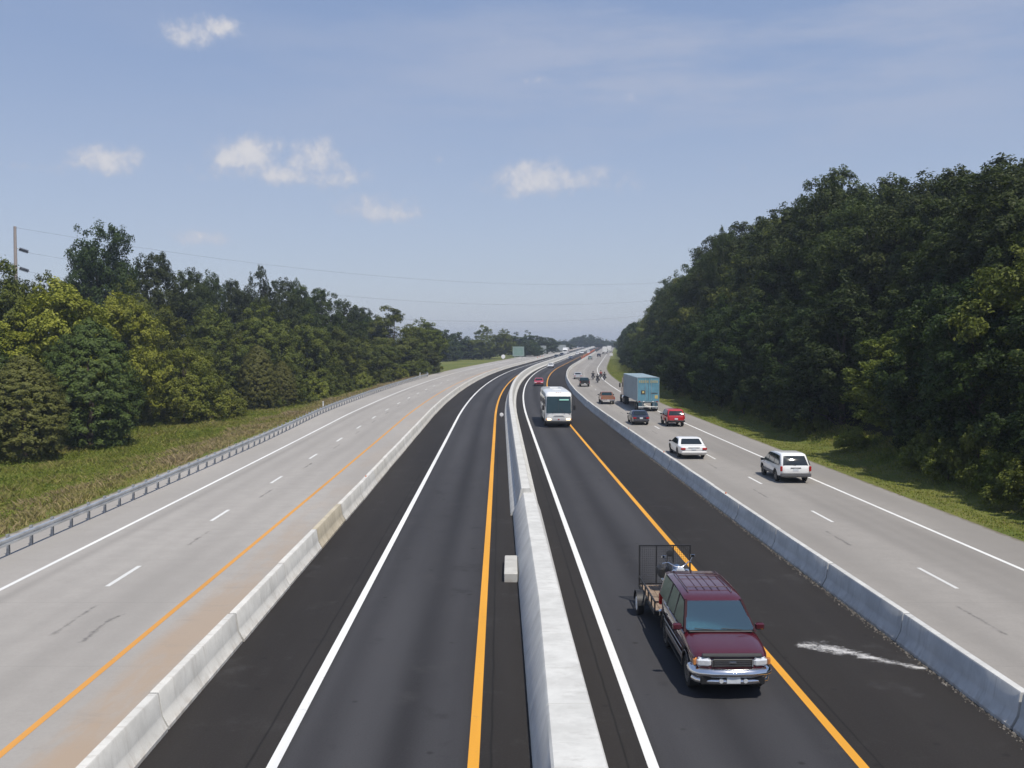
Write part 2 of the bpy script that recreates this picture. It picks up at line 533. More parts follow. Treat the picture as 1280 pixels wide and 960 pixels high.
for k in range(-1, 24):
    y = 34.6 + 12.2 * k
    for road, o in ((road_r, 14.2), (road_l, -12.35)):
        a, b2 = (y - 7.8, y - 4.2)
        skin('blacked_out_dash', [[Vector((xo(o + d, yy), yy, 0)) for d in (-.2, -.1, 0, .1, .2)] for yy in (a, a + .4, (a + b2) / 2, b2 - .4, b2)], M['tar'], road)

# ------------------------------------------------------------------ ground
m, t, b = new_mat('grass_ground')
tc = t.node('ShaderNodeTexCoord')
n1 = t.noise(.10, 6, .65, tc.outputs['Object']); n2 = t.noise(1.2, 6, .7, tc.outputs['Object']); n3 = t.noise(9, 4, .7, tc.outputs['Object'])
c = t.mix(t.step(n1, .35, .65), (.088, .125, .022), (.170, .172, .050))
c = t.mix(t.math('MULTIPLY', t.step(n2, .4, .7), .5), c, (.135, .115, .048))
c = t.mix(t.math('MULTIPLY', t.step(n3, .45, .7), .5), c, (.034, .052, .012))
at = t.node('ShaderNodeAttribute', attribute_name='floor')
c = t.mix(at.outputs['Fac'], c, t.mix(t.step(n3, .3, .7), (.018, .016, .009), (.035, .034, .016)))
t.l.new(c, b.inputs['Base Color']); b.inputs['Roughness'].default_value = .95; b.inputs['Specular IOR Level'].default_value = .1
bn = t.node('ShaderNodeBump', i_Strength=.8, i_Distance=.15); t.l.new(n2, bn.inputs['Height']); t.l.new(bn.outputs[0], b.inputs['Normal'])
M['grass_ground'] = m
OFFS = [-1500, -1000, -700, -450, -300, -200, -140, -100, -80, -66, -55, -46, -40, -35, -31, -28, -26, -24, -22.5, -21.5, -20.6, -20.4, 0, 21.5, 21.7, 22.3, 23, 24, 25, 26, 27.5, 29, 31, 34, 38, 44, 55, 75, 110, 170, 260, 400, 650, 1000, 1500]
ys = ROWS + [2500, 2900]
v = []; f = []; fl = []
for y in ys:
    for o in OFFS:
        x = xo(o, y)
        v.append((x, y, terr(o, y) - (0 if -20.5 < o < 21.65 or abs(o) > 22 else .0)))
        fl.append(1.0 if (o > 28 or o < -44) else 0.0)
n = len(OFFS)
for j in range(len(ys) - 1):
    for i in range(n - 1):
        a = j * n + i; f.append((a, a + 1, a + n + 1, a + n))
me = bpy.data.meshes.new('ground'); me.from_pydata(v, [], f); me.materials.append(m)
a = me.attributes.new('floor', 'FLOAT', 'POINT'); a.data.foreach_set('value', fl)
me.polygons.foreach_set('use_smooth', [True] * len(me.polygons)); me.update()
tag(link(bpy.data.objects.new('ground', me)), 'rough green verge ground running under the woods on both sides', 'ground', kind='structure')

# ------------------------------------------------------------------ barriers
def conc_mat(name, base, stain):
    m, t, b = new_mat(name)
    tc = t.node('ShaderNodeTexCoord'); oi = t.node('ShaderNodeObjectInfo')
    sx = t.node('ShaderNodeSeparateXYZ'); t.l.new(tc.outputs['Object'], sx.inputs[0])
    va = t.node('ShaderNodeVectorMath', operation='ADD'); t.l.new(tc.outputs['Object'], va.inputs[0])
    cb = t.node('ShaderNodeCombineXYZ'); t.l.new(t.math('MULTIPLY', oi.outputs['Random'], 50), cb.inputs[1]); t.l.new(cb.outputs[0], va.inputs[1])
    n1 = t.noise(1.1, 5, .65, va.outputs[0]); n2 = t.noise(18, 5, .7, va.outputs[0]); n3 = t.noise(1, 4, .6, stretched(t, va.outputs[0], 4, 3))
    mp = t.node('ShaderNodeMapping'); mp.inputs['Scale'].default_value = (2, 5, .5); t.l.new(va.outputs[0], mp.inputs[0])
    n4 = t.noise(1, 5, .7, mp.outputs[0])
    c = t.mix(t.step(n1, .3, .7), tuple(k * .85 for k in base), tuple(k * 1.08 for k in base))
    c = t.mix(t.math('MULTIPLY', oi.outputs['Random'], .25), c, tuple(k * f for k, f in zip(base, (.85, .80, .70))))
    c = t.mix(t.math('MULTIPLY', t.step(n4, .50, .72), .45), c, stain)
    c = t.mix(t.math('MULTIPLY', t.step(n2, .6, .75), .35), c, tuple(k * .6 for k in base))
    foot = t.math('MULTIPLY', t.step(sx.outputs['Z'], .28, .02), t.step(n3, .35, .65))
    c = t.mix(t.math('MULTIPLY', foot, .5), c, (.24, .19, .14))
    t.l.new(c, b.inputs['Base Color']); b.inputs['Roughness'].default_value = .9; b.inputs['Specular IOR Level'].default_value = .2
    bn = t.node('ShaderNodeBump', i_Strength=.3, i_Distance=.01); t.l.new(n2, bn.inputs['Height']); t.l.new(bn.outputs[0], b.inputs['Normal'])
    return m
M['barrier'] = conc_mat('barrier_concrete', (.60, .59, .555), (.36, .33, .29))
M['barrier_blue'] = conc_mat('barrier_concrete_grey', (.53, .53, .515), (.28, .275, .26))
M['barrier_tan'] = conc_mat('barrier_concrete_tan', (.50, .45, .35), (.30, .24, .15))
M['wall'] = conc_mat('median_wall_concrete', (.56, .56, .54), (.36, .35, .33))

JP = [(.305, 0), (.305, .08), (.285, .10), (.175, .31), (.165, .36), (.105, .78), (.085, .81)]
def jersey(mat):
    mb = MB()
    half = JP + [(-x, z) for x, z in JP[::-1]]
    L = 3.008
    rings = []
    for y, s in ((-L, .97), (-L + .03, 1), (-1.5, 1), (0, 1), (1.5, 1), (L - .03, 1), (L, .97)):
        rings.append([(x * s, y, z * (1 if s == 1 else .985)) for x, z in half])
    mb.loft(rings, 0, True, True)
    return mb.build('concrete_barrier', mat, None, 35)

def reflector(parent, side):
    mb = MB(); mb.rbox((0, 0, .845), (.05, .10, .075), .012)
    mb.build('reflector', M['orange'], parent, 30)

ORD = ['nearest', 'second', 'third', 'fourth', 'fifth', 'sixth', 'seventh', 'eighth']
def barrier_row(center, mat, who, group, y_first, tan_at=()):
    first = jersey(mat); used = False
    tan = None
    k = 0; y = y_first + 3.05
    vis = 0
    while y < 620:
        if k in tan_at:
            o = jersey(M['barrier_tan'])
        elif not used:
            o = first; used = True
        else:
            o = first.copy(); COL.objects.link(o)
        o.location = (xo(center, y) + RND.uniform(-.018, .018), y, zr(y) - .002)
        o.rotation_euler = (math.atan((zr(y + 1) - zr(y - 1)) / 2), 0, -heading(y) - (center * .0007 if center < 0 and y < 110 else 0) + RND.uniform(-.004, .004))
        e = y + 3.05
        vis = k - 2
        if k < 2:
            lab = f'concrete barrier segment of the {who}, below the picture bottom'
        elif vis < 8:
            lab = f'{ORD[vis]} concrete barrier segment from the picture bottom in the {who}'
            if k in tan_at: lab = f'cream stained barrier segment, {ORD[vis]} from the picture bottom in the {who}'
        else:
            lab = f'concrete barrier segment farther along the {who}'
        tag(o, lab, 'barrier', group)
        if center > 0 and k in (7, 10, 13): reflector(o, 1)
        if center < 0 and k in (8,): reflector(o, 1)
        y += 6.1; k += 1
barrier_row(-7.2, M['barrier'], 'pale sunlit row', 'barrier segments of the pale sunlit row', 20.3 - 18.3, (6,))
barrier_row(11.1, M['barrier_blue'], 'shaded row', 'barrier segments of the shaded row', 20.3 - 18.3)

# grit along the foot of the shaded row
def grit(name, o0, o1, y0, y1, n, label):
    mb = MB()
    for _ in range(n):
        y = y0 + (y1 - y0) * RND.random() ** 1.6; o = o1 - abs(RND.gauss(0, (o1 - o0) * .26))
        s = RND.uniform(.010, .034); x = xo(o, y); z = zr(y) + .002
        mb.box((x, y, z + s * .35), (s * RND.uniform(.8, 1.6), s * RND.uniform(.8, 1.8), s * .8), 0, (RND.uniform(-.4, .4), RND.uniform(-.4, .4), RND.uniform(0, 3)), (.6, .6))
    o = mb.build(name, plain(name + '_stone', (.17, .155, .135), .95, var=.4, scale=9), None)
    tag(o, label, 'gravel', kind='stuff')
grit('gravel', 10.45, 10.79, 14, 80, 2200, 'loose grit lying along the foot of the shaded barrier row')

# ------------------------------------------------------------------ median wall
def lerp_tab(tab, y):
    if y <= tab[0][0]: return tab[0][1]
    for (a, p), (b2, q) in zip(tab, tab[1:]):
        if y <= b2:
            k = (y - a) / (b2 - a); return tuple(i + (j - i) * k for i, j in zip(p, q))
    return tab[-1][1]
# (base left, top left, top right, base right, height)
TAB = [(-60, (.62, .80, 1.86, 2.05, 1.10)), (15, (.62, .88, 1.78, 2.0, 1.10)), (27, (.62, 1.08, 1.68, 1.97, 1.10)), (46, (.60, 1.10, 1.58, 1.95, 1.10))]
def near_ring(y, ins=0.0):
    bl, tl, tr_, br, h = lerp_tab(TAB, y)
    P = [(bl, 0), (bl + .03, .25), (tl - .05, h - .05), (tl, h), (tr_, h), (tr_ + .04, h - .05), (br - .03, .25), (br, 0)]
    c = ((bl + br) / 2)
    return [(cx(y) + o + (ins if o < c else -ins), y, zr(y) + z - (ins if z > .5 else 0)) for o, z in P]
mb = MB(); rings = []
joints = [-20, -8, 2, 10, 16, 18.9, 21.0, 23.5, 27.2, 34.4, 40]
yy = sorted([-60 + 2 * k for k in range(54)] + [46.2])
evs = [(y, 0) for y in yy if all(abs(y - j) > .1 for j in joints)]
for j in joints: evs += [(j - .014, 0), (j - .007, .012), (j + .007, .012), (j + .014, 0)]
for y, ins in sorted(evs): rings.append(near_ring(y, ins))
mb.loft(rings, 0, True, True)
wn = mb.build('concrete_wall', M['wall'], None, 30)
tag(wn, 'wide pale concrete median wall with flat top, the lower near length before the step', 'wall')
mb = MB(); rings = []
FP = [(.48, 0), (.52, .10), (.78, .34), (.97, 1.24), (1.01, 1.30), (1.41, 1.30), (1.45, 1.24), (1.62, .34), (1.90, .10), (1.93, 0)]
evs = []
for y in [46.2] + [y for y in ROWS if 46.3 < y < 1200]:
    evs.append((y, 0))
    if y < 330 and y > 50:
        evs += [(y + 1.4, 0), (y + 1.407, .012), (y + 1.42, .012), (y + 1.427, 0)]
for y, ins in evs:
    rings.append([(cx(y) + o + (ins if o < 1.2 else -ins), y, zr(y) + z - (ins if z > .5 else 0)) for o, z in FP])
mb.loft(rings, 0, True, True)
tag(mb.build('concrete_wall', M['wall'], None, 30), 'long curving concrete median wall beyond the step, taller and narrower', 'wall')
mb = MB()
mb.rbox((.375 + cx(34.5), 34.6, .20), (.46, 2.9, .40), .02)
tag(mb.build('concrete_block', conc_mat('block_concrete', (.47, .465, .44), (.32, .31, .28)), None, 30), 'low pale concrete block against the shaded face of the median wall', 'concrete block')

# ------------------------------------------------------------------ guardrail
def guardrail():
    root = empty('guardrail', (xo(-18.6, 40), 40, zr(40)))
    tag(root, 'galvanised steel guardrail on posts along the grassy verge', 'guardrail')
    base = root.location.copy()
    y0, y1 = 6, 238
    # W-beam
    prof = [(0, .43), (.055, .46), (.055, .53), (0, .56), (0, .60), (.055, .63), (.055, .70), (0, .73), (-.006, .73), (.047, .70), (.047, .63), (-.008, .60), (-.008, .56), (.047, .53), (.047, .46), (-.006, .43)]
    mb = MB(); rings = []
    def off(y): return -18.55 - 2.2 * sst(y, 222, 240) - .75 * sst(y, 70, 125)
    def drop(y): return -.42 * sst(y, 228, 238)
    y = y0
    while y <= y1:
        x = xo(off(y), y)
        rings.append([(x + p - base.x + .12, y - base.y, zr(y) + z + drop(y) - base.z) for p, z in prof]); y += 2
    mb.loft(rings, 0, True, True)
    mb.build('rail', M['galv'], root, 40)
    post = None; far = MB(); n = 0
    y = y0 + 1.0
    while y < y1 - 6:
        x = xo(off(y), y); p = (x - base.x, y - base.y, zr(y) - base.z)
        if n < 98:
            if post is None:
                mb = MB()
                for s in (-1, 1): mb.box((0, s * .055, .31), (.10, .012, 1.02))
                mb.box((0, 0, .31), (.008, .098, 1.02))
                mb.box((.085, 0, .58), (.062, .11, .30))
                post = mb.build('post', M['galv_post'], root); o = post
            else:
                o = post.copy(); COL.objects.link(o); o.parent = root
            o.location = p; o.rotation_euler = (0, RND.uniform(-.02, .02), RND.uniform(-.04, .04))
        else:
            far.box((p[0], p[1], p[2] + .31), (.10, .12, 1.02))
        n += 1; y += 1.905
    if far.v:
        fo = far.build('posts', M['galv_post'], root); fo['kind'] = 'stuff'
guardrail()

def marker_post(x, y, name, label, h, w):
    g = gnd(x, y); r = empty(name, (g.x, g.y, terr_xy(g.x, g.y))); tag(r, label, 'marker post')
    mb = MB(); mb.rbox((0, 0, h / 2 - .1), (w, .04, h + .2), .01); mb.build('post', M['white_plastic'], r, 30)
    mb = MB(); mb.rbox((0, -.027, h - .18), (w * .8, .012, .18), .004); mb.build('reflector', M['plate'], r)
marker_post(404, 514, 'marker_post', 'white marker post sticking up behind the guardrail, the nearer one', 1.25, .13)
marker_post(525, 473, 'marker_post', 'white marker post behind the far end of the guardrail', 1.35, .15)
def disc_sign(x, y, name, label, rad, top, facing=-1):
    g = gnd(x, y); r = empty(name, (g.x, g.y, terr_xy(g.x, g.y))); tag(r, label, 'sign')
    mb = MB(); mb.tube([(0, .03, -.2), (0, .03, top)], .025 if rad < .5 else .05, 8); mb.build('post', M['galv_post'], r, 40)
    mb = MB(); mb.lathe([(-.012, rad * .96), (-.010, rad), (.008, rad), (.010, rad * .96)], (0, 0, top), 'y', 24); mb.build('disc', M['white_plastic'], r, 40)
disc_sign(627, 522, 'round_disc', 'small round white disc on a stub beside the median wall', .21, .38)  # plain white disc on a short post for an unidentified white spot
disc_sign(629, 451, 'round_sign', 'round white sign on a post in the grass left of the green board', .8, 1.7)

def board(x, ybase, ytop, wpx, name, label, mat, cat='sign'):
    g = gnd(x, ybase); gz = terr_xy(g.x, g.y); k = g.y / FPX
    H = (ybase - ytop) * k; W = wpx * k
    r = empty(name, (g.x, g.y, gz), -heading(g.y)); tag(r, label, cat)
    hb = H * .28
    for s in (-1, 1):
        mb = MB(); mb.box((s * W * .3, .10, H * .48 - .2), (.16, .16, H * .96 + .4)); mb.build('post', M['galv_post'], r)
    mb = MB(); mb.rbox((0, 0, (H + hb) / 2), (W, .06, H - hb), .02); mb.build('panel', mat, r)
    mb = MB()
    fr = .05 * H
    for s in (-1, 1):
        mb.box((s * (W / 2 - fr), -.034, (H + hb) / 2), (fr * .5, .008, H - hb - fr)); 
        mb.box((0, -.034, (H + hb) / 2 + s * ((H - hb) / 2 - fr)), (W - 2.6 * fr, .008, fr * .5))
    mb.build('border', M['sign_grey'], r)
board(648, 450, 433, 14.5, 'road_sign', 'large haze-paled green road sign board on two posts at the road edge', M['sign_green'])
board(679, 445, 432, 7.5, 'road_sign', 'small pale road sign board in the distance right of the green board', M['sign_grey'])
board(701.5, 441, 431, 12, 'road_sign', 'wide grey road sign board far along the median', M['sign_grey'])
board(764, 446, 441.5, 4.5, 'road_sign', 'tiny white sign standing in the grass at the far bend', M['white_plastic'])
# ------------------------------------------------------------------ vehicles (local axes: +y forward, z up)
def inset_poly(P, d):
    n = len(P); out = []
    for i in range(n):
        a, b, c = P[i - 1], P[i], P[(i + 1) % n]
        e1 = Vector((b[0] - a[0], b[1] - a[1])); e2 = Vector((c[0] - b[0], c[1] - b[1]))
        e1 = e1.normalized() if e1.length > 1e-6 else Vector((1, 0)); e2 = e2.normalized() if e2.length > 1e-6 else e1
        n1 = Vector((-e1.y, e1.x)); n2 = Vector((-e2.y, e2.x)); nn = (n1 + n2)
        if nn.length < 1e-3: nn = n1
        nn.normalize(); k = d / max(.5, nn.dot(n1))
        out.append((b[0] + nn.x * k, b[1] + nn.y * k))
    return out

class Car:
    def __init__(s, name, label, cat, L, W, belt, tumble, taper, group=None):
        s.L, s.W, s.belt, s.tumble, s.taper = L, W, belt, tumble, taper
        s.root = empty(name); tag(s.root, label, cat, group)
    def hw(s, y, z):
        t = max(0, (abs(y) / (s.L / 2) - .70) / .30)
        w = s.W / 2 - s.taper * t * t
        if z > s.belt: w -= s.tumble * (z - s.belt)
        else: w -= .10 * max(0, (s.belt - .42 - z)) * (1 if s.belt < 2 else 0)
        return w
    def body(s, top, z0, wheels, ra, zc, paint_mat, name='body', rings=((0, .20), (.012, .085), (.045, .025), (.095, 0)), low=None, smooth=32):
        """top: (y,z) from the front sill over the roof to the rear sill"""
        P = list(top); nt = len(P)
        for yc in sorted(wheels):
            a0 = math.asin(max(-1, min(1, (z0 - zc) / ra)))
            angs = [PI - a0 - (PI - 2 * a0) * k / 10 for k in range(11)]
            P += [(yc + ra * math.cos(a), zc + ra * math.sin(a)) for a in angs]
        # P now runs front over top to rear then along the bottom to the front
        mb = MB(); n = len(P)
        sides = []
        for sgn in (1, -1):
            R_ = []
            for d, dx in rings:
                Q = inset_poly(P, d)
                R_.append([mb.vert((sgn * (s.hw(q[0], p[1]) - dx), q[0], q[1])) for p, q in zip(P, Q)])
            sides.append(R_)
        def mi(i): return 1 if i >= nt - 1 else (2 if low is not None and P[i][1] < low and P[(i + 1) % n][1] <= low else 0)
        for i in range(n):
            j = (i + 1) % n
            mb.face((sides[0][0][i], sides[0][0][j], sides[1][0][j], sides[1][0][i]), mi(i))
            for R_ in sides:
                for a, b in zip(R_, R_[1:]): mb.face((a[i], a[j], b[j], b[i]), mi(i) if mi(i) != 1 else 1)
        bi = [i for i in range(nt) if abs(P[i][1] - s.belt) < 1e-4]
        for R_ in sides:
            last = R_[-1]
            if len(bi) >= 2:
                iA, iB = bi[0], bi[-1]
                if iB - iA > 1: mb.face([last[i] for i in range(iA, iB + 1)], 0)
                mb.face([last[i] for i in list(range(iB, n)) + list(range(0, iA + 1))], 0)
            else: mb.face(last, 0)
        return mb.build(name, [paint_mat, M['black'], M['grey_clad']], s.root, smooth)
    def side_panes(s, polys, mat, name='side_window', off=.006):
        for poly in polys:
            for sg in (1, -1):
                mb = MB()
                Q0 = [(sg * (s.hw(0, z) + off), y, z) for y, z in poly]; Q1 = [(sg * (s.hw(0, z) - .02), y, z) for y, z in poly]
                mb.loft([Q0, Q1], 0, True, True)
                mb.build(name, mat, s.root)
    def pane(s, name, y0, z0, y1, z1, w0, w1, front, mat, off=.012, th=.02, shrink=.06):
        d = Vector((y1 - y0, z1 - z0)); L = d.length; d /= L
        nrm = Vector((d.y, -d.x)) if front else Vector((-d.y, d.x))
        if nrm.y < 0 and abs(d.x) > .02: nrm = -nrm
        a = shrink; pts = []
        def P(t, x, o):
            q = Vector((y0, z0)) + d * t + nrm * o; return (x, q.x, q.y)
        c = .05
        ring = []
        T0, T1 = a, L - a
        def wid(t): return w0 + (w1 - w0) * t / L
        seq = [(T0, wid(T0) - c), (T0 + c, wid(T0 + c)), (T1 - c, wid(T1 - c)), (T1, wid(T1) - c)]
        seq = seq + [(t, -x) for t, x in seq[::-1]]
        mb = MB(); mb.loft([[P(t, x, off) for t, x in seq], [P(t, x, off - th) for t, x in seq]], 0, True, True)
        return mb.build(name, mat, s.root)
    def dome(s, name, y0, z0, y1, z1, w0, w1, mat, n=10, bulge=.022):
        d = Vector((y1 - y0, z1 - z0)); L = d.length; d /= L; nrm = Vector((-d.y, d.x))
        mb = MB(); g = []
        for j in range(n + 1):
            row = []
            for i in range(n + 1):
                a, b_ = 2 * i / n - 1, j / n; t = .05 + (L - .10) * b_
                w = (w0 + (w1 - w0) * t / L) - .05
                o = .006 + bulge * (1 - a * a * .9) * (1 - (2 * b_ - 1) ** 2 * .9)
                q = Vector((y0, z0)) + d * t + nrm * o
                row.append(mb.vert((a * w, q.x, q.y)))
            g.append(row)
        for j in range(n):
            for i in range(n): mb.face((g[j][i], g[j][i + 1], g[j + 1][i + 1], g[j + 1][i]))
        rim = g[0] + [r[-1] for r in g[1:]] + g[-1][-2::-1] + [r[0] for r in g[-2:0:-1]]
        back = [mb.vert((mb.v[k][0], mb.v[k][1] - nrm.x * .03, mb.v[k][2] - nrm.y * .03)) for k in rim]
        for k in range(len(rim)):
            k2 = (k + 1) % len(rim); mb.face((rim[k], rim[k2], back[k2], back[k]))
        return mb.build(name, mat, s.root, 40)
    def wheel(s, x, y, r, w=.22, rim_mat=None, far=False):
        sg = 1 if x > 0 else -1
        mb = MB()
        mb.lathe([(-w / 2, r * .70), (-w / 2, r * .92), (-w / 2 + .025, r * .99), (w / 2 - .025, r * .99), (w / 2, r * .92), (w / 2, r * .70)], (x, y, r), 'x', 12 if far else 28)
        t = mb.build('wheel', M['rubber'], s.root, 40)
        if far: return
        mb = MB(); o = x + sg * w / 2
        R0 = [(0, r * .69), (.0, r * .66), (-.05, r * .60), (-.05, r * .20), (-.015, r * .16), (-.01, r * .05)]
        mb.lathe([(sg * a, b) for a, b in R0], (o, y, r), 'x', 24, 0)
        for k in range(5):
            a = 2 * PI * k / 5
            mb.box((o - sg * .028, y + r * .4 * math.cos(a), r + r * .4 * math.sin(a)), (.03, r * .46, .085), 0, (a, 0, 0))
        mb.build('rim', rim_mat or M['steel'], t, 40)
    def wheels(s, ys, r, w=.22, track=None, far=False, rim=None):
        x = (track or s.W / 2 - w / 2 - .03)
        for y in ys:
            for sg in (1, -1): s.wheel(sg * x, y, r, w, rim, far)
    def part(s, name, mat, fn, smooth=30):
        mb = MB(); fn(mb); return mb.build(name, mat, s.root, smooth)
    def pair(s, name, mat, c, size, b=.02, rot=None):
        for sg in (1, -1):
            mb = MB(); r = None if rot is None else (rot[0], rot[1] * sg, rot[2] * sg)
            mb.rbox((sg * c[0], c[1], c[2]), size, b, 0, r); mb.build(name, mat, s.root, 30)
    def one(s, name, mat, c, size, b=.02, rot=None):
        mb = MB(); mb.rbox(c, size, b, 0, rot); return mb.build(name, mat, s.root, 30)
    def place(s, p, rz):
        s.root.location = p
        pit = math.atan((zr(p[1] + 2) - zr(p[1] - 2)) / 4)
        s.root.rotation_euler = (pit if abs(rz) < 1 else -pit, 0, rz); return s.root

def away(px, py, back):
    """a vehicle driving away whose rear bottom centre is at the pixel"""
    g = gnd(px, py); Y = g.y + back
    x = g.x + (cx(Y) - cx(g.y))
    return Vector((x, Y, zr(Y))), -heading(Y)
def toward(px, py, front):
    g = gnd(px, py); Y = g.y + front
    x = g.x + (cx(Y) - cx(g.y))
    return Vector((x, Y, zr(Y))), PI - heading(Y)

def mirrors(c, y, z, mat, size=(.20, .10, .15)):
    for sg in (1, -1):
        mb = MB(); x = sg * (c.hw(y, z) + .13)
        mb.rbox((x, y, z), size, .035); mb.box((sg * (c.hw(y, z) + .02), y, z - .03), (.10, .05, .05))
        mb.build('side_mirror', mat, c.root, 40)

# --- maroon full-size utility vehicle, glazed cabin with seats and a driver
def big_suv():
    c = Car('suv', 'maroon full size utility vehicle with chrome bumper towing a trailer toward the camera', 'suv', 5.2, 1.96, 1.22, .33, .20)
    c.root.scale = (.925, 1, 1)
    top = [(2.38, .44), (2.50, .50), (2.54, .66), (2.52, .84), (2.46, .97), (2.34, 1.045), (2.15, 1.09), (1.80, 1.145), (1.22, 1.22), (.6, 1.22), (-.6, 1.22), (-1.6, 1.22), (-2.46, 1.22), (-2.55, 1.10), (-2.58, .80), (-2.54, .52), (-2.45, .46)]
    c.body(top, .44, [1.60, -1.42], .44, .40, M['maroon'], rings=((0, .46), (.012, .27), (.038, .12), (.085, .03), (.14, 0)))
    c.wheels([1.60, -1.42], .385, .26)
    # roof shell and pillars
    def roof(mb):
        rings = []
        for y, z, k in ((.50, 1.745, 0), (.38, 1.815, .6), (.10, 1.86, 1), (-.8, 1.885, 1), (-1.8, 1.875, 1), (-2.32, 1.85, .8), (-2.44, 1.78, 0)):
            w = .775 - .03 * (1 - k); th = .075
            rings.append([(w, y, z - th), (w + .012, y, z - .045), (w - .05, y, z - .012), (w - .20, y, z), (-w + .20, y, z), (-w + .05, y, z - .012), (-w - .012, y, z - .045), (-w, y, z - th)])
        mb.loft(rings, 0, True, True)
    r = c.part('roof', M['maroon'], roof, 50)
    def pil(name, pts, w, mat):
        for sg in (1, -1):
            mb = MB(); (y0, z0, x0), (y1, z1, x1) = pts
            A = [(sg * x0, y0 + w / 2, z0), (sg * x0, y0 - w / 2, z0), (sg * (x0 - .06), y0 - w / 2, z0), (sg * (x0 - .06), y0 + w / 2, z0)]
            B = [(sg * x1, y1 + w / 2, z1), (sg * x1, y1 - w / 2, z1), (sg * (x1 - .06), y1 - w / 2, z1), (sg * (x1 - .06), y1 + w / 2, z1)]
            mb.loft([A, B], 0, True, True); mb.build(name, mat, c.root)
    pil('pillar', [(1.20, 1.20, .955), (.46, 1.78, .775)], .12, M['maroon_dull'])
    pil('pillar', [(-.12, 1.20, .965), (-.16, 1.82, .780)], .10, M['black'])
    pil('pillar', [(-1.16, 1.20, .965), (-1.10, 1.82, .780)], .12, M['black'])
    pil('pillar', [(-2.38, 1.20, .93), (-2.30, 1.80, .765)], .20, M['maroon'])
    c.pane('windshield', 1.24, 1.225, .48, 1.77, .90, .745, True, M['glass_clear'], off=.010, th=.010, shrink=.02)
    c.pane('rear_window', -2.50, 1.23, -2.40, 1.80, .86, .73, False, M['glass'], off=.006, th=.012, shrink=.04)
    for poly in ([(1.10, 1.23), (.47, 1.74), (-.10, 1.78), (-.06, 1.23)], [(-.19, 1.23), (-.22, 1.79), (-1.03, 1.79), (-1.09, 1.23)], [(-1.24, 1.23), (-1.17, 1.79), (-2.22, 1.77), (-2.28, 1.23)]):
        for sg in (1, -1):
            mb = MB(); g = lambda y, z, o: (sg * (.962 - (z - 1.2) * .31 + o), y, z)
            mb.loft([[g(y, z, 0) for y, z in poly], [g(y, z, -.012) for y, z in poly]], 0, True, True)
            mb.build('side_window', M['glass_side'], c.root)
    # interior on the belt deck
    c.one('dashboard', M['interior_light'], (0, .92, 1.265), (1.60, .42, .09), .03)
    for sg in (1, -1):
        mb = MB(); mb.rbox((sg * .42, -.12, 1.36), (.50, .16, .40), .06, 0, (-.12, 0, 0)); mb.rbox((sg * .42, -.16, 1.615), (.26, .10, .15), .04)
        mb.build('seat', M['interior_light'], c.root, 50)
    mb = MB(); mb.rbox((0, -1.15, 1.34), (1.45, .16, .34), .06); mb.build('seat', M['interior'], c.root, 50)
    def steer(mb):
        mb.tube([(-.42 + .18 * math.cos(a), .60 + .06 * math.sin(a), 1.34 + .15 * math.sin(a)) for a in [2 * PI * k / 16 for k in range(17)]], .014, 6)
    c.part('steering_wheel', M['black'], steer)
    # front end
    def grille(mb):
        mb.rbox((0, 2.515, .86), (1.02, .06, .20), .05)
    g = c.part('grille', M['black'], grille)
    mb = MB()
    for z in (.80, .845, .89): mb.box((0, 2.548, z), (.92, .012, .014))
    for x in (-.50, .50): mb.rbox((x, 2.542, .855), (.03, .03, .18), .01)
    mb.rbox((0, 2.553, .87), (.17, .02, .06), .02)
    mb.build('grille_bars', M['chrome'], g, 30)
    c.one('hood_guard', M['black'], (0, 2.455, 1.015), (1.50, .11, .045), .02, (-.55, 0, 0))
    c.pair('headlight', M['lamp'], (.70, 2.455, .86), (.37, .13, .21), .06, (0, 0, -.20))
    c.pair('turn_signal', M['amber'], (.905, 2.385, .86), (.07, .16, .165), .025, (0, 0, -.6))
    def bump(mb):
        path = [(-1.0, 2.02), (-1.0, 2.24), (-.95, 2.40), (-.82, 2.52), (-.48, 2.61), (0, 2.64), (.48, 2.61), (.82, 2.52), (.95, 2.40), (1.0, 2.24), (1.0, 2.02)]
        sec = [(-.03, .55), (.02, .56), (.045, .60), (.04, .645), (.015, .69), (-.03, .72), (-.09, .735), (-.10, .55)]
        rings = []
        for i, (x, y) in enumerate(path):
            a = Vector(path[max(i - 1, 0)]); b_ = Vector(path[min(i + 1, len(path) - 1)]); d = (b_ - a).normalized(); nn = Vector((-d.y, d.x))
            rings.append([(x + nn.x * o, y + nn.y * o, z) for o, z in sec])
        mb.loft(rings, 0, True, True)
    bp = c.part('front_bumper', M['chrome'], bump, 50)
    def low(mb):
        path = [(-.95, 2.25), (-.88, 2.42), (-.70, 2.53), (-.30, 2.585), (.30, 2.585), (.70, 2.53), (.88, 2.42), (.95, 2.25)]
        sec = [(-.03, .37), (.02, .39), (.035, .43), (.03, .47), (0, .50), (-.05, .51), (-.05, .37)]
        rings = []
        for i, (x, y) in enumerate(path):
            a = Vector(path[max(i - 1, 0)]); b_ = Vector(path[min(i + 1, len(path) - 1)]); d = (b_ - a).normalized(); nn = Vector((-d.y, d.x))
            rings.append([(x + nn.x * o, y + nn.y * o, z) for o, z in sec])
        mb.loft(rings, 0, True, True)
    mb = MB(); low(mb); mb.build('bumper_bar', M['chrome'], bp, 50)
    mb = MB(); mb.rbox((0, 2.52, .47), (1.6, .10, .22), .03); mb.build('air_dam', M['black'], bp)
    for sg in (1, -1):
        mb = MB(); mb.lathe([(-.03, .05), (.02, .058), (.03, .05)], (sg * .30, 2.60, .47), 'y', 14); mb.build('fog_lamp', M['lamp'], bp, 40)
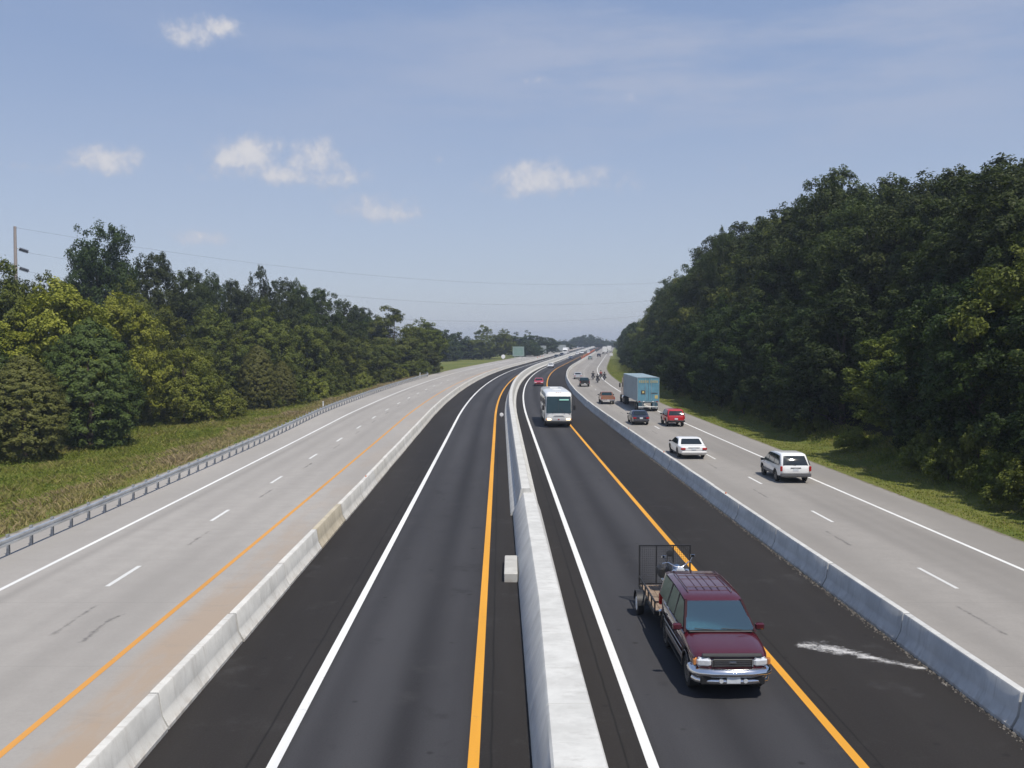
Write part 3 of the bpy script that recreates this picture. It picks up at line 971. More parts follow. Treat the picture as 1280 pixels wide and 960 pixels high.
    c.one('license_plate', M['plate'], (0, 2.635, .50), (.34, .015, .17), .006)
    c.one('cowl', M['black'], (0, 1.27, 1.225), (1.66, .13, .03), .01)
    for sx in (-.55, .15):
        mb = MB(); mb.tube([(sx, 1.28, 1.255), (sx + .52, 1.24, 1.275)], .012, 6); mb.build('wiper', M['black'], c.root)
    mirrors(c, 1.02, 1.27, M['maroon'], (.24, .11, .17))
    for sg in (1, -1):
        mb = MB(); mb.rbox((sg * .995, .10, .62), (.03, 2.35, .16), .012); mb.build('rocker_cladding', M['tan_low'], c.root, 30)
        mb = MB(); mb.rbox((sg * 1.002, -.05, .82), (.02, 2.5, .035), .008); mb.build('side_moulding', M['steel'], c.root, 30)
        mb = MB(); mb.box((sg * .90, .1, .36), (.16, 2.1, .03)); mb.build('running_board', M['black'], c.root)
        for y in (.25, -.85):
            mb = MB(); mb.rbox((sg * 1.004, y, 1.05), (.03, .16, .035), .01); mb.build('door_handle', M['black'], c.root)
    for sg in (1, -1):
        for yc in (1.60, -1.42):
            mb = MB(); mb.tube([(sg * .985, yc + .455 * math.cos(a), .40 + .455 * math.sin(a)) for a in [PI * k / 12 for k in range(13)]], .016, 6)
            mb.build('wheel_arch_trim', M['tan_low'], c.root, 60)
    # roof rack
    mb = MB()
    for sg in (1, -1):
        mb.tube([(sg * .60, .05, 1.875), (sg * .60, .0, 1.925), (sg * .60, -1.95, 1.93), (sg * .60, -2.0, 1.875)], .014, 6)
    for y in (-.25, -1.45): mb.tube([(-.60, y, 1.925), (.60, y, 1.925)], .012, 6)
    for x in (-.3, -.1, .1, .3): mb.box((x, -.95, 1.888), (.014, 1.7, .008))
    mb.build('roof_rack', M['rack'], r, 40)
    c.pair('tail_light', M['tail_red'], (.86, -2.56, 1.02), (.16, .08, .34), .03)
    c.one('rear_bumper', M['chrome'], (0, -2.62, .60), (1.85, .16, .20), .04)
    return c

def car_pixels_mid(): pass

suv = big_suv()
SUV_Y = gnd(909, 861).y + 1.80
SUV_P = Vector((5.02, SUV_Y, zr(SUV_Y)))
suv.place(SUV_P, PI + .012)

# --- generic passenger vehicles
def minivan(name, label, paint_mat, far=False, cat='minivan'):
    c = Car(name, label, cat, 4.8, 1.90, 1.00, .30, .14)
    top = [(2.28, .34), (2.38, .45), (2.40, .62), (2.28, .78), (1.95, .89), (1.42, 1.00), (.60, 1.52), (.28, 1.65), (-.3, 1.71), (-1.4, 1.72), (-1.80, 1.695), (-1.93, 1.62), (-2.38, 1.00), (-2.41, .80), (-2.41, .50), (-2.36, .36)]
    c.body(top, .32, [1.45, -1.40], .37, .33, paint_mat)
    c.wheels([1.45, -1.40], .325, .2, far=far)
    c.side_panes([[(1.15, 1.03), (.55, 1.46), (.40, 1.56), (.12, 1.60), (.12, 1.03)], [(.03, 1.03), (.03, 1.60), (-1.02, 1.60), (-1.02, 1.03)], [(-1.10, 1.03), (-1.10, 1.60), (-1.76, 1.56), (-2.12, 1.05)]], M['glass'])
    c.pane('windshield', 1.42, 1.00, .55, 1.55, .82, .66, True, M['glass'])
    c.dome('rear_window', -2.375, 1.01, -1.935, 1.61, .80, .66, M['glass'])
    c.pair('tail_light', M['tail_red'], (.845, -2.375, .86), (.13, .10, .30), .025, (0, 0, .2))
    c.one('rear_bumper', M['grey_clad'], (0, -2.40, .50), (1.80, .16, .24), .05)
    c.one('license_plate', M['plate'], (0, -2.412, .80), (.32, .02, .15), .005)
    c.one('license_lamp_bar', M['dark_grey'], (0, -2.408, .905), (.62, .03, .05), .012)
    for sg in (1, -1):
        mb = MB(); mb.rbox((sg * .945, .02, .50), (.035, 2.0, .18), .012); mb.build('side_cladding', M['grey_clad'], c.root, 30)
    mb = MB(); mb.tube([(0, -2.37, 1.05), (-.34, -2.33, 1.12)], .012, 6); mb.build('wiper', M['black'], c.root)
    mirrors(c, 1.0, 1.06, M['black'])
    c.pair('headlight', M['lamp'], (.66, 2.24, .66), (.40, .16, .16), .03, (0, 0, -.3))
    return c

def sedan(name, label, paint_mat, k=1.0, far=False, cat='sedan', hs=1.0, lights_on=False):
    L = 5.3 * k; W = 1.97 if k > .95 else 1.74
    q = lambda y, z: (y * k, z * hs)
    c = Car(name, label, cat, L, W, .94 * hs, .36, .16)
    top = [q(2.50, .30), q(2.62, .42), q(2.64, .58), q(2.55, .70), q(1.95, .83), q(1.15, .94), q(.42, 1.30), q(.12, 1.39), q(-.35, 1.425), q(-.95, 1.40), q(-1.15, 1.35), q(-1.72, .94), q(-1.95, .925), q(-2.50, .90), q(-2.60, .84), q(-2.64, .62), q(-2.60, .42), q(-2.52, .30)]
    c.body(top, .27, [1.55 * k, -1.42 * k], .375, .33, paint_mat)
    c.wheels([1.55 * k, -1.42 * k], .325, .2, far=far)
    c.side_panes([[q(.92, .975), q(.36, 1.25), q(.10, 1.32), q(-.20, 1.33), q(-.20, .975)], [q(-.28, .975), q(-.28, 1.33), q(-.92, 1.30), q(-1.12, 1.22), q(-1.45, .975)]], M['glass'])
    c.pane('windshield', 1.15 * k, .94 * hs, .35 * k, 1.33 * hs, .80 * W / 1.97, .66 * W / 1.97, True, M['glass'], shrink=.05)
    c.pane('rear_window', -1.72 * k, .94 * hs, -1.12 * k, 1.36 * hs, .78 * W / 1.97, .62 * W / 1.97, False, M['glass'], shrink=.06)
    y = -2.615 * k
    c.pair('tail_light', M['tail_red'], (W / 2 - .22, y + .01, .74 * hs), (.34, .09, .15), .025, (0, 0, .25))
    c.one('license_plate', M['plate'], (0, y - .035, .72 * hs), (.32, .02, .15), .005)
    c.one('trunk_trim', M['dark_grey'], (0, y - .012, .83 * hs), (.8, .03, .035), .01)
    c.one('rear_bumper', paint_mat, (0, y - .04, .50 * hs), (W - .16, .15, .20), .06)
    c.pair('headlight', M['lamp_on'] if lights_on else M['lamp'], (W / 2 - .28, 2.59 * k, .62 * hs), (.40, .12, .14), .03, (0, 0, -.2))
    c.one('grille', M['black'], (0, 2.63 * k, .60 * hs), (.62, .05, .14), .02)
    if not far: mirrors(c, .85 * k, 1.0 * hs, M['black'], (.17, .09, .12))
    return c

def suv_small(name, label, paint_mat, far=False, cat='suv'):
    c = Car(name, label, cat, 4.45, 1.78, 1.06, .26, .10)
    top = [(2.10, .42), (2.20, .50), (2.22, .72), (2.14, .90), (1.75, .98), (1.10, 1.06), (.48, 1.55), (.20, 1.66), (-.4, 1.70), (-1.45, 1.69), (-1.66, 1.66), (-1.78, 1.58), (-2.16, 1.06), (-2.20, .90), (-2.21, .55), (-2.14, .44)]
    c.body(top, .38, [1.35, -1.30], .40, .36, paint_mat)
    c.wheels([1.35, -1.30], .355, .22, far=far)
    c.side_panes([[(.92, 1.09), (.42, 1.52), (.10, 1.58), (.10, 1.09)], [(.02, 1.09), (.02, 1.58), (-.92, 1.58), (-.92, 1.09)], [(-1.0, 1.09), (-1.0, 1.58), (-1.66, 1.55), (-1.98, 1.10)]], M['glass'])
    c.pane('windshield', 1.10, 1.06, .42, 1.60, .78, .66, True, M['glass'])
    c.dome('rear_window', -2.155, 1.07, -1.785, 1.575, .78, .66, M['glass'])
    c.pair('tail_light', M['tail_red'], (.80, -2.185, .92), (.12, .08, .28), .02)
    c.one('rear_bumper', M['black'], (0, -2.23, .55), (1.72, .16, .18), .04)
    c.one('license_plate', M['plate'], (0, -2.222, .78), (.32, .02, .15), .005)
    mirrors(c, .80, 1.12, M['black'])
    c.pair('headlight', M['lamp'], (.62, 2.16, .78), (.34, .12, .18), .03)
    return c

def pickup(name, label, paint_mat, far=False):
    c = Car(name, label, 'pickup truck', 5.0, 1.80, 1.05, .30, .10)
    top = [(2.38, .42), (2.48, .52), (2.48, .80), (2.38, .95), (1.7, 1.0), (1.15, 1.05), (.62, 1.52), (.35, 1.60), (-.25, 1.60), (-.42, 1.55), (-.55, 1.05), (-.58, .9), (-.58, .46)]
    c.body(top, .44, [1.55], .40, .37, paint_mat)
    c.wheels([1.55, -1.55], .355, .22, far=far)
    def bed(mb):
        for sg in (1, -1):
            mb.rbox((sg * .86, -1.54, .80), (.07, 1.88, .52), .025)
            mb.box((sg * .80, -1.54, .60), (.10, 1.85, .06), 1)
        mb.rbox((0, -.62, .80), (1.66, .05, .50), .015); mb.rbox((0, -2.46, .78), (1.72, .06, .50), .02)
        mb.box((0, -1.54, .60), (1.64, 1.80, .06), 1)
    mb = MB(); bed(mb); mb.build('cargo_bed', [paint_mat, M['black']], c.root, 30)
    c.side_panes([[(.98, 1.08), (.56, 1.46), (.30, 1.52), (-.34, 1.52), (-.42, 1.08)]], M['glass'])
    c.pane('windshield', 1.15, 1.05, .58, 1.55, .78, .64, True, M['glass'])
    c.pane('rear_window', -.55, 1.06, -.42, 1.55, .74, .62, False, M['glass_teal'], shrink=.05)
    c.pair('tail_light', M['tail_red'], (.83, -2.47, .84), (.11, .06, .26), .015)
    c.one('rear_bumper', M['chrome'] if paint_mat is not M['black_paint'] else M['dark_grey'], (0, -2.56, .56), (1.75, .14, .18), .03)
    c.one('license_plate', M['plate'], (0, -2.64, .58), (.32, .02, .13), .005)
    mirrors(c, .85, 1.12, M['black'])
    c.pair('headlight', M['lamp'], (.66, 2.45, .80), (.30, .08, .15), .02)
    return c

def put_away(c, px, py, half): c.place(*away(px, py, half)); return c
def put_toward(c, px, py, half): c.place(*toward(px, py, half)); return c

put_away(minivan('minivan', 'white minivan with grey lower cladding driving away, nearest on the far carriageway', M['white_paint']), 994, 604, 2.3)
put_away(sedan('sedan', 'white four door sedan driving away next to the shaded barrier row', M['white_paint']), 867, 574, 2.5)
put_away(suv_small('suv', 'bright red utility vehicle driving away behind the blue trailer', M['red_paint']), 845, 533.5, 2.1)
put_away(sedan('sedan', 'dark blue compact sedan driving away between the red vehicle and barrier row', M['dark_blue'], .86, hs=.98), 801.5, 531.5, 2.2)
put_away(pickup('pickup_truck', 'tan brown pickup truck with chrome bumper driving away beside the blue trailer', M['brown_paint']), 760, 505.5, 2.4)
put_away(pickup('pickup_truck', 'black pickup truck driving away beside the motorcycles', M['black_paint']), 731, 483.5, 2.4)
put_away(sedan('sedan', 'silver sedan driving away just ahead of the black pickup truck', M['silver_paint'], .9), 722.5, 474, 2.3)
put_toward(sedan('sedan', 'red sedan coming toward the camera behind the bus', M['red_paint'], .88), 673.5, 482.5, 2.3)
put_toward(sedan('sedan', 'white sedan coming toward the camera on the bend behind the red sedan', M['white_paint'], .92), 688, 460, 2.3)
# far traffic
put_toward(sedan('sedan', 'dark sedan far off on the bend beyond the white sedan', M['dark_blue'], .9, True), 713, 449.5, 2.3)
put_toward(minivan('van', 'white van far off in the oncoming lane, first of the three tiny white ones', M['white_paint'], True, 'van'), 721.5, 443.2, 2.3)
put_toward(minivan('van', 'white van far off in the oncoming lane, middle one of three tiny white ones', M['white_paint'], True, 'van'), 727.5, 442.4, 2.3)
put_toward(minivan('van', 'white van far off in the oncoming lane, brightest and last of three', M['white_paint'], True, 'van'), 735.5, 441.8, 2.3)
put_away(sedan('sedan', 'grey green sedan far off driving away near the bend of the barrier row', M['green_paint'], .95, True), 737.5, 449.5, 2.3)
put_away(suv_small('suv', 'dark utility vehicle far off driving away where the road narrows', M['black_paint'], True), 748.5, 446.5, 2.1)
put_toward(suv_small('suv', 'dark utility vehicle coming along the empty carriageway by the far signs', M['black_paint'], True), 695, 448, 2.1)
put_toward(suv_small('suv', 'dark utility vehicle beside the far white truck on the empty carriageway', M['dark_blue'], True), 702, 445.3, 2.1)

# --- motor coach
def coach():
    c = Car('bus', 'white motor coach with wide dark windshield coming toward the camera', 'bus', 12.2, 2.6, 9.0, 0, .07)
    top = [(5.95, .42), (6.06, .55), (6.10, 1.0), (6.08, 1.42), (5.93, 3.02), (5.82, 3.24), (5.55, 3.40), (5.0, 3.46), (0, 3.48), (-5.6, 3.46), (-5.98, 3.30), (-6.08, 2.9), (-6.10, .8), (-6.0, .42)]
    c.body(top, .40, [3.7, -3.0, -4.3], .58, .52, M['bus_white'], rings=((0, .50), (.02, .26), (.10, .07), (.22, 0)), smooth=40)
    c.wheels([3.7, -3.0, -4.3], .52, .30)
    c.pane('windshield', 6.085, 1.38, 5.925, 3.05, 1.20, 1.17, True, M['glass_teal'], off=.016, th=.03, shrink=.03)
    def gasket(mb):
        d = Vector((5.925 - 6.085, 3.05 - 1.38)).normalized()
        for sx in (-.02, ):
            mb.box((0, 6.022, 2.21), (.025, .012, 1.60), 0, (math.atan(.16 / 1.67), 0, 0))
    c.part('windshield_divider', M['black'], gasket)
    for y0, y1 in ((4.2, 5.6), (2.5, 4.1), (.8, 2.4), (-.9, .7), (-2.6, -1.0), (-4.3, -2.7), (-5.7, -4.4)):
        for sg in (1, -1):
            mb = MB(); mb.rbox((sg * 1.302, (y0 + y1) / 2, 2.45), (.024, y1 - y0, .95), .008); mb.build('side_window', M['glass'], c.root)
    c.one('route_sign', M['sign_lit'], (-.52, 6.015, 2.70), (.92, .05, .11), .01, (math.atan(.16 / 1.67), 0, 0))
    mb = MB()
    for sg in (1, -1):
        mb.tube([(sg * 1.22, 6.0, 3.0), (sg * 1.45, 6.12, 2.9), (sg * 1.50, 6.14, 2.2)], .025, 6)
    mb.build('mirror_arm', M['black'], c.root, 40)
    for sg in (1, -1):
        mb = MB(); mb.rbox((sg * 1.50, 6.12, 1.95), (.24, .12, .50), .05); mb.build('side_mirror', M['black'], c.root, 40)
    c.pair('headlight', M['lamp_on'], (.93, 6.085, .80), (.40, .08, .15), .03)
    c.pair('turn_signal', M['amber'], (1.20, 6.03, .80), (.12, .12, .14), .02)
    c.one('bumper', M['black'], (0, 6.05, .52), (2.50, .22, .28), .05)
    def louv(mb):
        for k in range(4): mb.rbox((0, 6.096, 1.03 + .045 * k), (1.15 - .1 * k, .02, .018), .005)
    c.part('front_grille', M['dark_grey'], louv)
    c.one('badge', M['red_paint'], (0, 6.10, .80), (.16, .03, .10), .02)
    for sx in (-.6, .6):
        mb = MB(); mb.tube([(sx, 6.13, 1.36), (sx * .35, 6.10, 1.85)], .018, 6); mb.build('wiper', M['black'], c.root)
    mb = MB()
    for x in (-.2, 0, .2): mb.rbox((x, 5.70, 3.40), (.09, .06, .05), .015)
    mb.build('marker_lights', M['amber'], c.root)
    c.one('roof_hatch', M['bus_white'], (0, 2.0, 3.50), (.9, .9, .08), .03); c.one('roof_hatch', M['bus_white'], (0, -3.0, 3.50), (.9, .9, .08), .03)
    for sg in (1, -1):
        mb = MB(); mb.rbox((sg * 1.303, -.2, .95), (.014, 6.5, .03), .005); mb.build('luggage_seam', M['dark_grey'], c.root)
    return c
put_toward(coach(), 698.3, 534.5, 6.0)

# --- articulated lorry
def lorry(label, far=False, white=False):
    c = Car('semi_truck', label, 'truck', 20.0, 2.6, 9.0, 0, 0)
    sm = M['white_paint'] if white else M['truck_side']; dm = M['white_paint'] if white else M['truck_blue']
    b = c.one('trailer', sm, (0, -2.6, 2.63), (2.58, 14.6, 2.90), .05)
    mb = MB(); mb.box((0, -2.4, 1.08), (1.1, 13.8, .18)); mb.build('chassis', M['black'], c.root)
    if not far:
        for sx in (-.645, .645):
            mb = MB(); mb.rbox((sx, -9.925, 2.62), (1.25, .05, 2.76), .02); d = mb.build('rear_door', dm, c.root)
            mb = MB(); mb.tube([(sx * .55, -9.965, 1.3), (sx * .55, -9.965, 3.95)], .018, 6); mb.build('lock_rod', M['galv'], d)
        mb = MB()
        for sg in (1, -1): mb.box((sg * 1.285, -9.93, 2.62), (.05, .09, 2.92))
        mb.box((0, -9.93, 4.06), (2.52, .09, .06)); mb.box((0, -9.93, 1.17), (2.52, .09, .10)); mb.build('rear_frame', M['truck_side'], c.root)
        # faded lettering: illegible strokes in the photograph
        mb = MB(); x = -1.08; r = random.Random(3)
        for k in range(9):
            if k == 5: x += .14
            w = .17; z = 3.58
            mb.box((x, -9.975, z), (.045, .012, .30)); mb.box((x + w * .55, -9.975, z), (.045, .012, .30))
            mb.box((x + w * .28, -9.975, z + (.13 if k % 2 else .0)), (w * .5, .012, .045))
            if k % 3: mb.box((x + w * .28, -9.975, z - .13), (w * .5, .012, .045))
            x += .24
        mb.build('lettering', M['truck_text'], c.root)
        c.one('placard', M['dark_grey'], (-.62, -9.965, 2.30), (.50, .02, .46), .01); c.one('placard', M['truck_text'], (-.62, -9.98, 2.32), (.24, .012, .24), .004)
        mb = MB(); mb.box((.70, -9.965, 2.20), (.80, .014, .10)); mb.build('stencil_line', M['dark_grey'], c.root)
        c.one('placard', M['truck_text'], (.95, -9.965, 1.75), (.36, .014, .40), .005)
        for x in (-1.05, -.55, .55, 1.05): c.one('tail_light', M['white_plastic'] if abs(x) < .8 else M['tail_red'], (x, -9.985, 1.20), (.20, .03, .09), .012)
        mb = MB(); mb.rbox((0, -9.8, .56), (2.4, .10, .12), .02)
        for sg in (-.7, .7): mb.box((sg, -9.78, .82), (.08, .08, .50))
        mb.build('underride_guard', M['galv'], c.root)
        for sg in (-.82, .82):
            mb = MB(); mb.box((sg, -9.55, .72), (.64, .012, .72)); f = mb.build('mud_flap', dm, c.root)
            mb = MB(); mb.box((sg, -9.563, .42), (.60, .012, .10)); mb.build('reflective_strip', M['white_plastic'], f)
    for y in (-8.6, -7.3, 3.6, 4.9):
        for sg in (1, -1):
            c.wheel(sg * 1.15, y, .51, .26, None, far); 
            if not far: c.wheel(sg * .85, y, .51, .24, None, True)
    for sg in (1, -1): c.wheel(sg * 1.12, 8.7, .51, .28, None, far)
    cm = M['white_paint'] if white else M['brown_paint']
    def cab(mb):
        prof = [(9.6, .6), (9.75, 1.2), (9.7, 1.85), (8.3, 2.05), (7.75, 2.95), (7.3, 3.4), (5.9, 3.75), (5.75, 3.7), (5.75, .7)]
        ins = inset_poly(prof, .08)
        rings = []
        for x, P in ((-1.18, ins), (-1.10, prof), (1.10, prof), (1.18, ins)):
            rings.append([(x * (1.0 if y < 8.4 else .88), y, z) for y, z in P])
        mb.loft(rings, 0, True, True)
    c.part('cab', cm, cab, 35)
    c.pane('windshield', 8.3, 2.05, 7.75, 2.95, 1.0, .95, True, M['glass'])
    for sg in (1, -1):
        mb = MB(); mb.rbox((sg * 1.17, 7.45, 2.45), (.05, .75, .62), .01); mb.build('side_window', M['glass'], c.root)
        mb = MB(); mb.lathe([(-.6, .30), (-.58, .32), (.58, .32), (.6, .30)], (sg * 1.0, 6.0, .78), 'y', 18); mb.build('fuel_tank', M['chrome'], c.root, 40)
        mb = MB(); mb.tube([(sg * 1.05, 5.6, 1.0), (sg * 1.05, 5.6, 3.95)], .08, 10); mb.build('exhaust_stack', M['chrome'], c.root, 40)
        mb = MB(); mb.rbox((sg * 1.42, 7.95, 2.35), (.2, .1, .62), .04); mb.box((sg * 1.28, 7.95, 2.6), (.24, .03, .03)); mb.build('side_mirror', M['black'], c.root)
    return c
put_away(lorry('semi truck with grey sided trailer and light blue rear doors driving away by the woods'), 810.5, 514.5, 9.9)
put_toward(lorry('white semi truck tiny in the distance by the grey road sign', True, True), 706, 444.5, 9.7)
put_away(lorry('white semi truck tiny in the distance at the narrow end of the far carriageway', True, True), 756, 442.5, 9.9)
put_away(lorry('white semi truck tiny in the distance, farthest along the carriageway by the woods', True, True), 761.5, 440.6, 9.9)

# --- utility trailer behind the maroon vehicle
def utility_trailer():
    r = empty('utility_trailer'); tag(r, 'black utility trailer with plank deck and upright mesh ramp gate behind the maroon vehicle', 'trailer')
    L0, L1, W = -1.55, 1.55, 1.60
    mb = MB()
    for k in range(9):
        x = -W / 2 + .09 + k * (W - .18) / 8
        mb.box((x, 0, .56), (.165, L1 - L0 - .04, .04))
    mb.build('deck', M['wood_deck'], r)
    mb = MB()
    for sg in (1, -1):
        mb.box((sg * W / 2, 0, .54), (.05, L1 - L0, .10)); mb.box((sg * W / 2, 0, .86), (.04, L1 - L0, .04))
        for k in range(6): mb.box((sg * W / 2, L0 + .03 + k * (L1 - L0 - .06) / 5, .72), (.04, .04, .26))
    mb.box((0, L1 + .0, .54), (W, .05, .10)); mb.box((0, L0, .52), (W, .05, .10)); mb.box((0, L1, .86), (W, .04, .04))
    for sg in (1, -1): mb.tube([(sg * .5, L1, .50), (0, L1 + .10, .50)], .04, 6)
    mb.box((0, L1 + .12, .50), (.10, .2, .09))
    mb.build('frame', M['black'], r)
    # ramp gate standing up at the rear
    gate = MB(); h = 1.22
    for x in (-W / 2, -W / 6, W / 6, W / 2): gate.box((x, L0 - .03, .60 + h / 2), (.042, .04, h))
    gate.box((0, L0 - .03, .60 + h), (W + .04, .042, .042)); gate.box((0, L0 - .03, .62), (W, .042, .042))
    g = gate.build('ramp_gate', M['black'], r)
    mesh = MB(); n = 26
    for k in range(n): mesh.box((-W / 2 + W * (k + .5) / n, L0 - .022, .60 + h / 2), (.006, .006, h - .05))
    for k in range(20): mesh.box((0, L0 - .016, .65 + (h - .08) * (k + .5) / 20), (W - .05, .006, .006))
    mesh.build('gate_mesh', M['black'], g)
    for sg in (1, -1):
        mb = MB(); x = sg * (W / 2 + .16)
        mb.lathe([(-.095, .20), (-.10, .29), (-.075, .325), (.075, .325), (.10, .29), (.095, .20)], (x, -.35, .325), 'x', 24); w = mb.build('wheel', M['rubber'], r, 40)
        mb = MB(); mb.lathe([(sg * .098, .205), (sg * .07, .17), (sg * .05, .06), (sg * .11, .05), (sg * .115, .03)], (x, -.35, .325), 'x', 20); mb.build('rim', M['white_plastic'], w, 40)
        mb = MB(); pts = [(-.35 + .40 * math.cos(a), .36 + .36 * math.sin(a)) for a in [PI * (k / 10) for k in range(11)]]
        mb.loft([[(x + sg * .13 * s_, y, z) for y, z in pts] for s_ in (-1, 1)], 0, closed=False)
        mb.loft([[(x + sg * .13 * s_, y, z - .012) for y, z in pts] for s_ in (-1, 1)], 0, closed=False)
        mb.build('fender', M['black'], r, 50)
        mb = MB(); mb.rbox((sg * .70, L0 - .06, .50), (.14, .03, .07), .01); mb.build('tail_light', M['tail_red'], r)
    return r
TR_Y = SUV_Y + 2.65 + .12 + 1.55
tr = utility_trailer()
TR_P = Vector((SUV_P.x - .012 * (TR_Y - SUV_Y) - .14, TR_Y, zr(TR_Y)))
tr.location = TR_P; tr.rotation_euler = (0, 0, PI + .012)

# --- motorcycles
def motorcycle(label, paint_mat, group=None):
    r = empty('motorcycle'); tag(r, label, 'motorcycle', group)
    def P(name, mat, fn, parent=r, smooth=45):
        mb = MB(); fn(mb); return mb.build(name, mat, parent, smooth)
    for y in (.82, -.78):
        w = P('wheel', M['rubber'], lambda mb: mb.lathe([(-.06, .22), (-.065, .28), (-.03, .325), (.03, .325), (.065, .28), (.06, .22)], (0, y, .325), 'x', 24))
        P('rim', M['chrome'], lambda mb: mb.lathe([(-.05, .225), (-.03, .19), (-.05, .06), (.05, .06), (.03, .19), (.05, .225)], (0, y, .325), 'x', 20), w)
    P('front_fender', paint_mat, lambda mb: mb.tube([(0, .82 + .37 * math.cos(a), .325 + .37 * math.sin(a)) for a in [.1 + k * .24 for k in range(11)]], [.02] + [.075] * 9 + [.03], 8))
    P('rear_fender', paint_mat, lambda mb: mb.tube([(0, -.78 + .38 * math.cos(a), .325 + .38 * math.sin(a)) for a in [.6 + k * .25 for k in range(11)]], [.05] + [.095] * 9 + [.04], 8))
    P('engine', M['chrome'], lambda mb: (mb.rbox((0, .08, .40), (.30, .50, .30), .05), mb.tube([(0, .10, .45), (0, .28, .70)], .10, 10), mb.tube([(0, .02, .45), (0, -.14, .70)], .10, 10)))
    P('frame', M['black'], lambda mb: (mb.tube([(0, .58, .85), (0, .38, .30), (0, -.35, .28), (0, -.78, .325)], .03, 6), mb.tube([(0, .58, .85), (0, -.25, .62), (0, -.78, .55)], .03, 6)))
    P('fuel_tank', paint_mat, lambda mb: mb.tube([(0, .52, .86), (0, .40, .87), (0, .15, .86), (0, -.12, .76)], [.05, .135, .15, .05], 12))
    P('seat', M['leather'], lambda mb: mb.tube([(0, -.02, .74), (0, -.25, .69), (0, -.48, .72), (0, -.78, .80)], [.06, .15, .15, .10], 10))
    P('fork', M['chrome'], lambda mb: [mb.tube([(s * .10, .82, .325), (s * .09, .54, .98)], .026, 8) for s in (1, -1)])
    hb = P('handlebar', M['chrome'], lambda mb: mb.tube([(-.44, .25, 1.06), (-.30, .42, 1.12), (-.10, .52, 1.0), (.10, .52, 1.0), (.30, .42, 1.12), (.44, .25, 1.06)], .018, 8))
    for s in (1, -1):
        P('mirror', M['chrome'], lambda mb: (mb.tube([(s * .34, .38, 1.10), (s * .42, .42, 1.26)], .010, 6), mb.rbox((s * .43, .42, 1.30), (.13, .03, .085), .012)))
        P('turn_signal', M['amber'], lambda mb: mb.lathe([(-.03, .03), (.03, .045), (.04, .03)], (s * .24, .62, .88), 'y', 10))
        P('exhaust', M['chrome'], lambda mb: mb.tube([(s * .14, .25, .40), (s * .19, .0, .26), (s * .20, -1.02, .28)], [.03, .045, .05], 10))
    P('headlight', M['lamp'], lambda mb: mb.lathe([(-.14, .05), (-.06, .11), (.03, .115), (.045, .09)], (0, .68, .93), 'y', 18))
    for s in (1, -1): P('passing_lamp', M['chrome'], lambda mb: mb.lathe([(-.09, .03), (-.04, .07), (.03, .075), (.04, .06)], (s * .19, .66, .90), 'y', 14))
    P('sissy_bar', M['leather'], lambda mb: (mb.lathe([(-.04, .05), (-.03, .10), (.03, .10), (.04, .05)], (0, -.82, 1.12), 'y', 14), mb.tube([(.10, -.78, .75), (.08, -.82, 1.05)], .014, 6), mb.tube([(-.10, -.78, .75), (-.08, -.82, 1.05)], .014, 6)))
    for s in (1, -1): P('saddlebag', M['leather'], lambda mb: mb.rbox((s * .29, -.80, .58), (.20, .52, .34), .06))
    P('tail_light', M['tail_red'], lambda mb: mb.rbox((0, -1.15, .55), (.12, .05, .07), .015))
    return r
mc = motorcycle('chrome cruiser motorcycle with wide mirrors strapped upright on the trailer deck', M['bike_blue'])
mc.location = TR_P + Vector((.10, .10, .60)); mc.rotation_euler = (0, .03, PI + .05)

# --- people
def skin_body(name, joints, edges, mat, parent=None, loc=(0, 0, 0), rz=0, root=0, sub=2):
    me = bpy.data.meshes.new(name + '_rig'); me.from_pydata([j[:3] for j in joints], edges, [])
    o = bpy.data.objects.new(name + '_rig', me); COL.objects.link(o)
    sk = o.modifiers.new('s', 'SKIN'); sk.use_smooth_shade = True
    for i, j in enumerate(joints): me.skin_vertices[0].data[i].radius = (j[3], j[4] if len(j) > 4 else j[3])
    for i in range(len(joints)): me.skin_vertices[0].data[i].use_root = (i == root)
    sb = o.modifiers.new('u', 'SUBSURF'); sb.levels = sub; sb.render_levels = sub
    dg = bpy.context.evaluated_depsgraph_get(); dg.update()
    m2 = bpy.data.meshes.new_from_object(o.evaluated_get(dg))
    bpy.data.objects.remove(o); bpy.data.meshes.remove(me)
    m2.name = name; m2.materials.clear()
    for q in (mat if isinstance(mat, (list, tuple)) else [mat]): m2.materials.append(q)
    n = bpy.data.objects.new(name, m2); link(n, parent); n.location = loc; n.rotation_euler = (0, 0, rz)
    return n

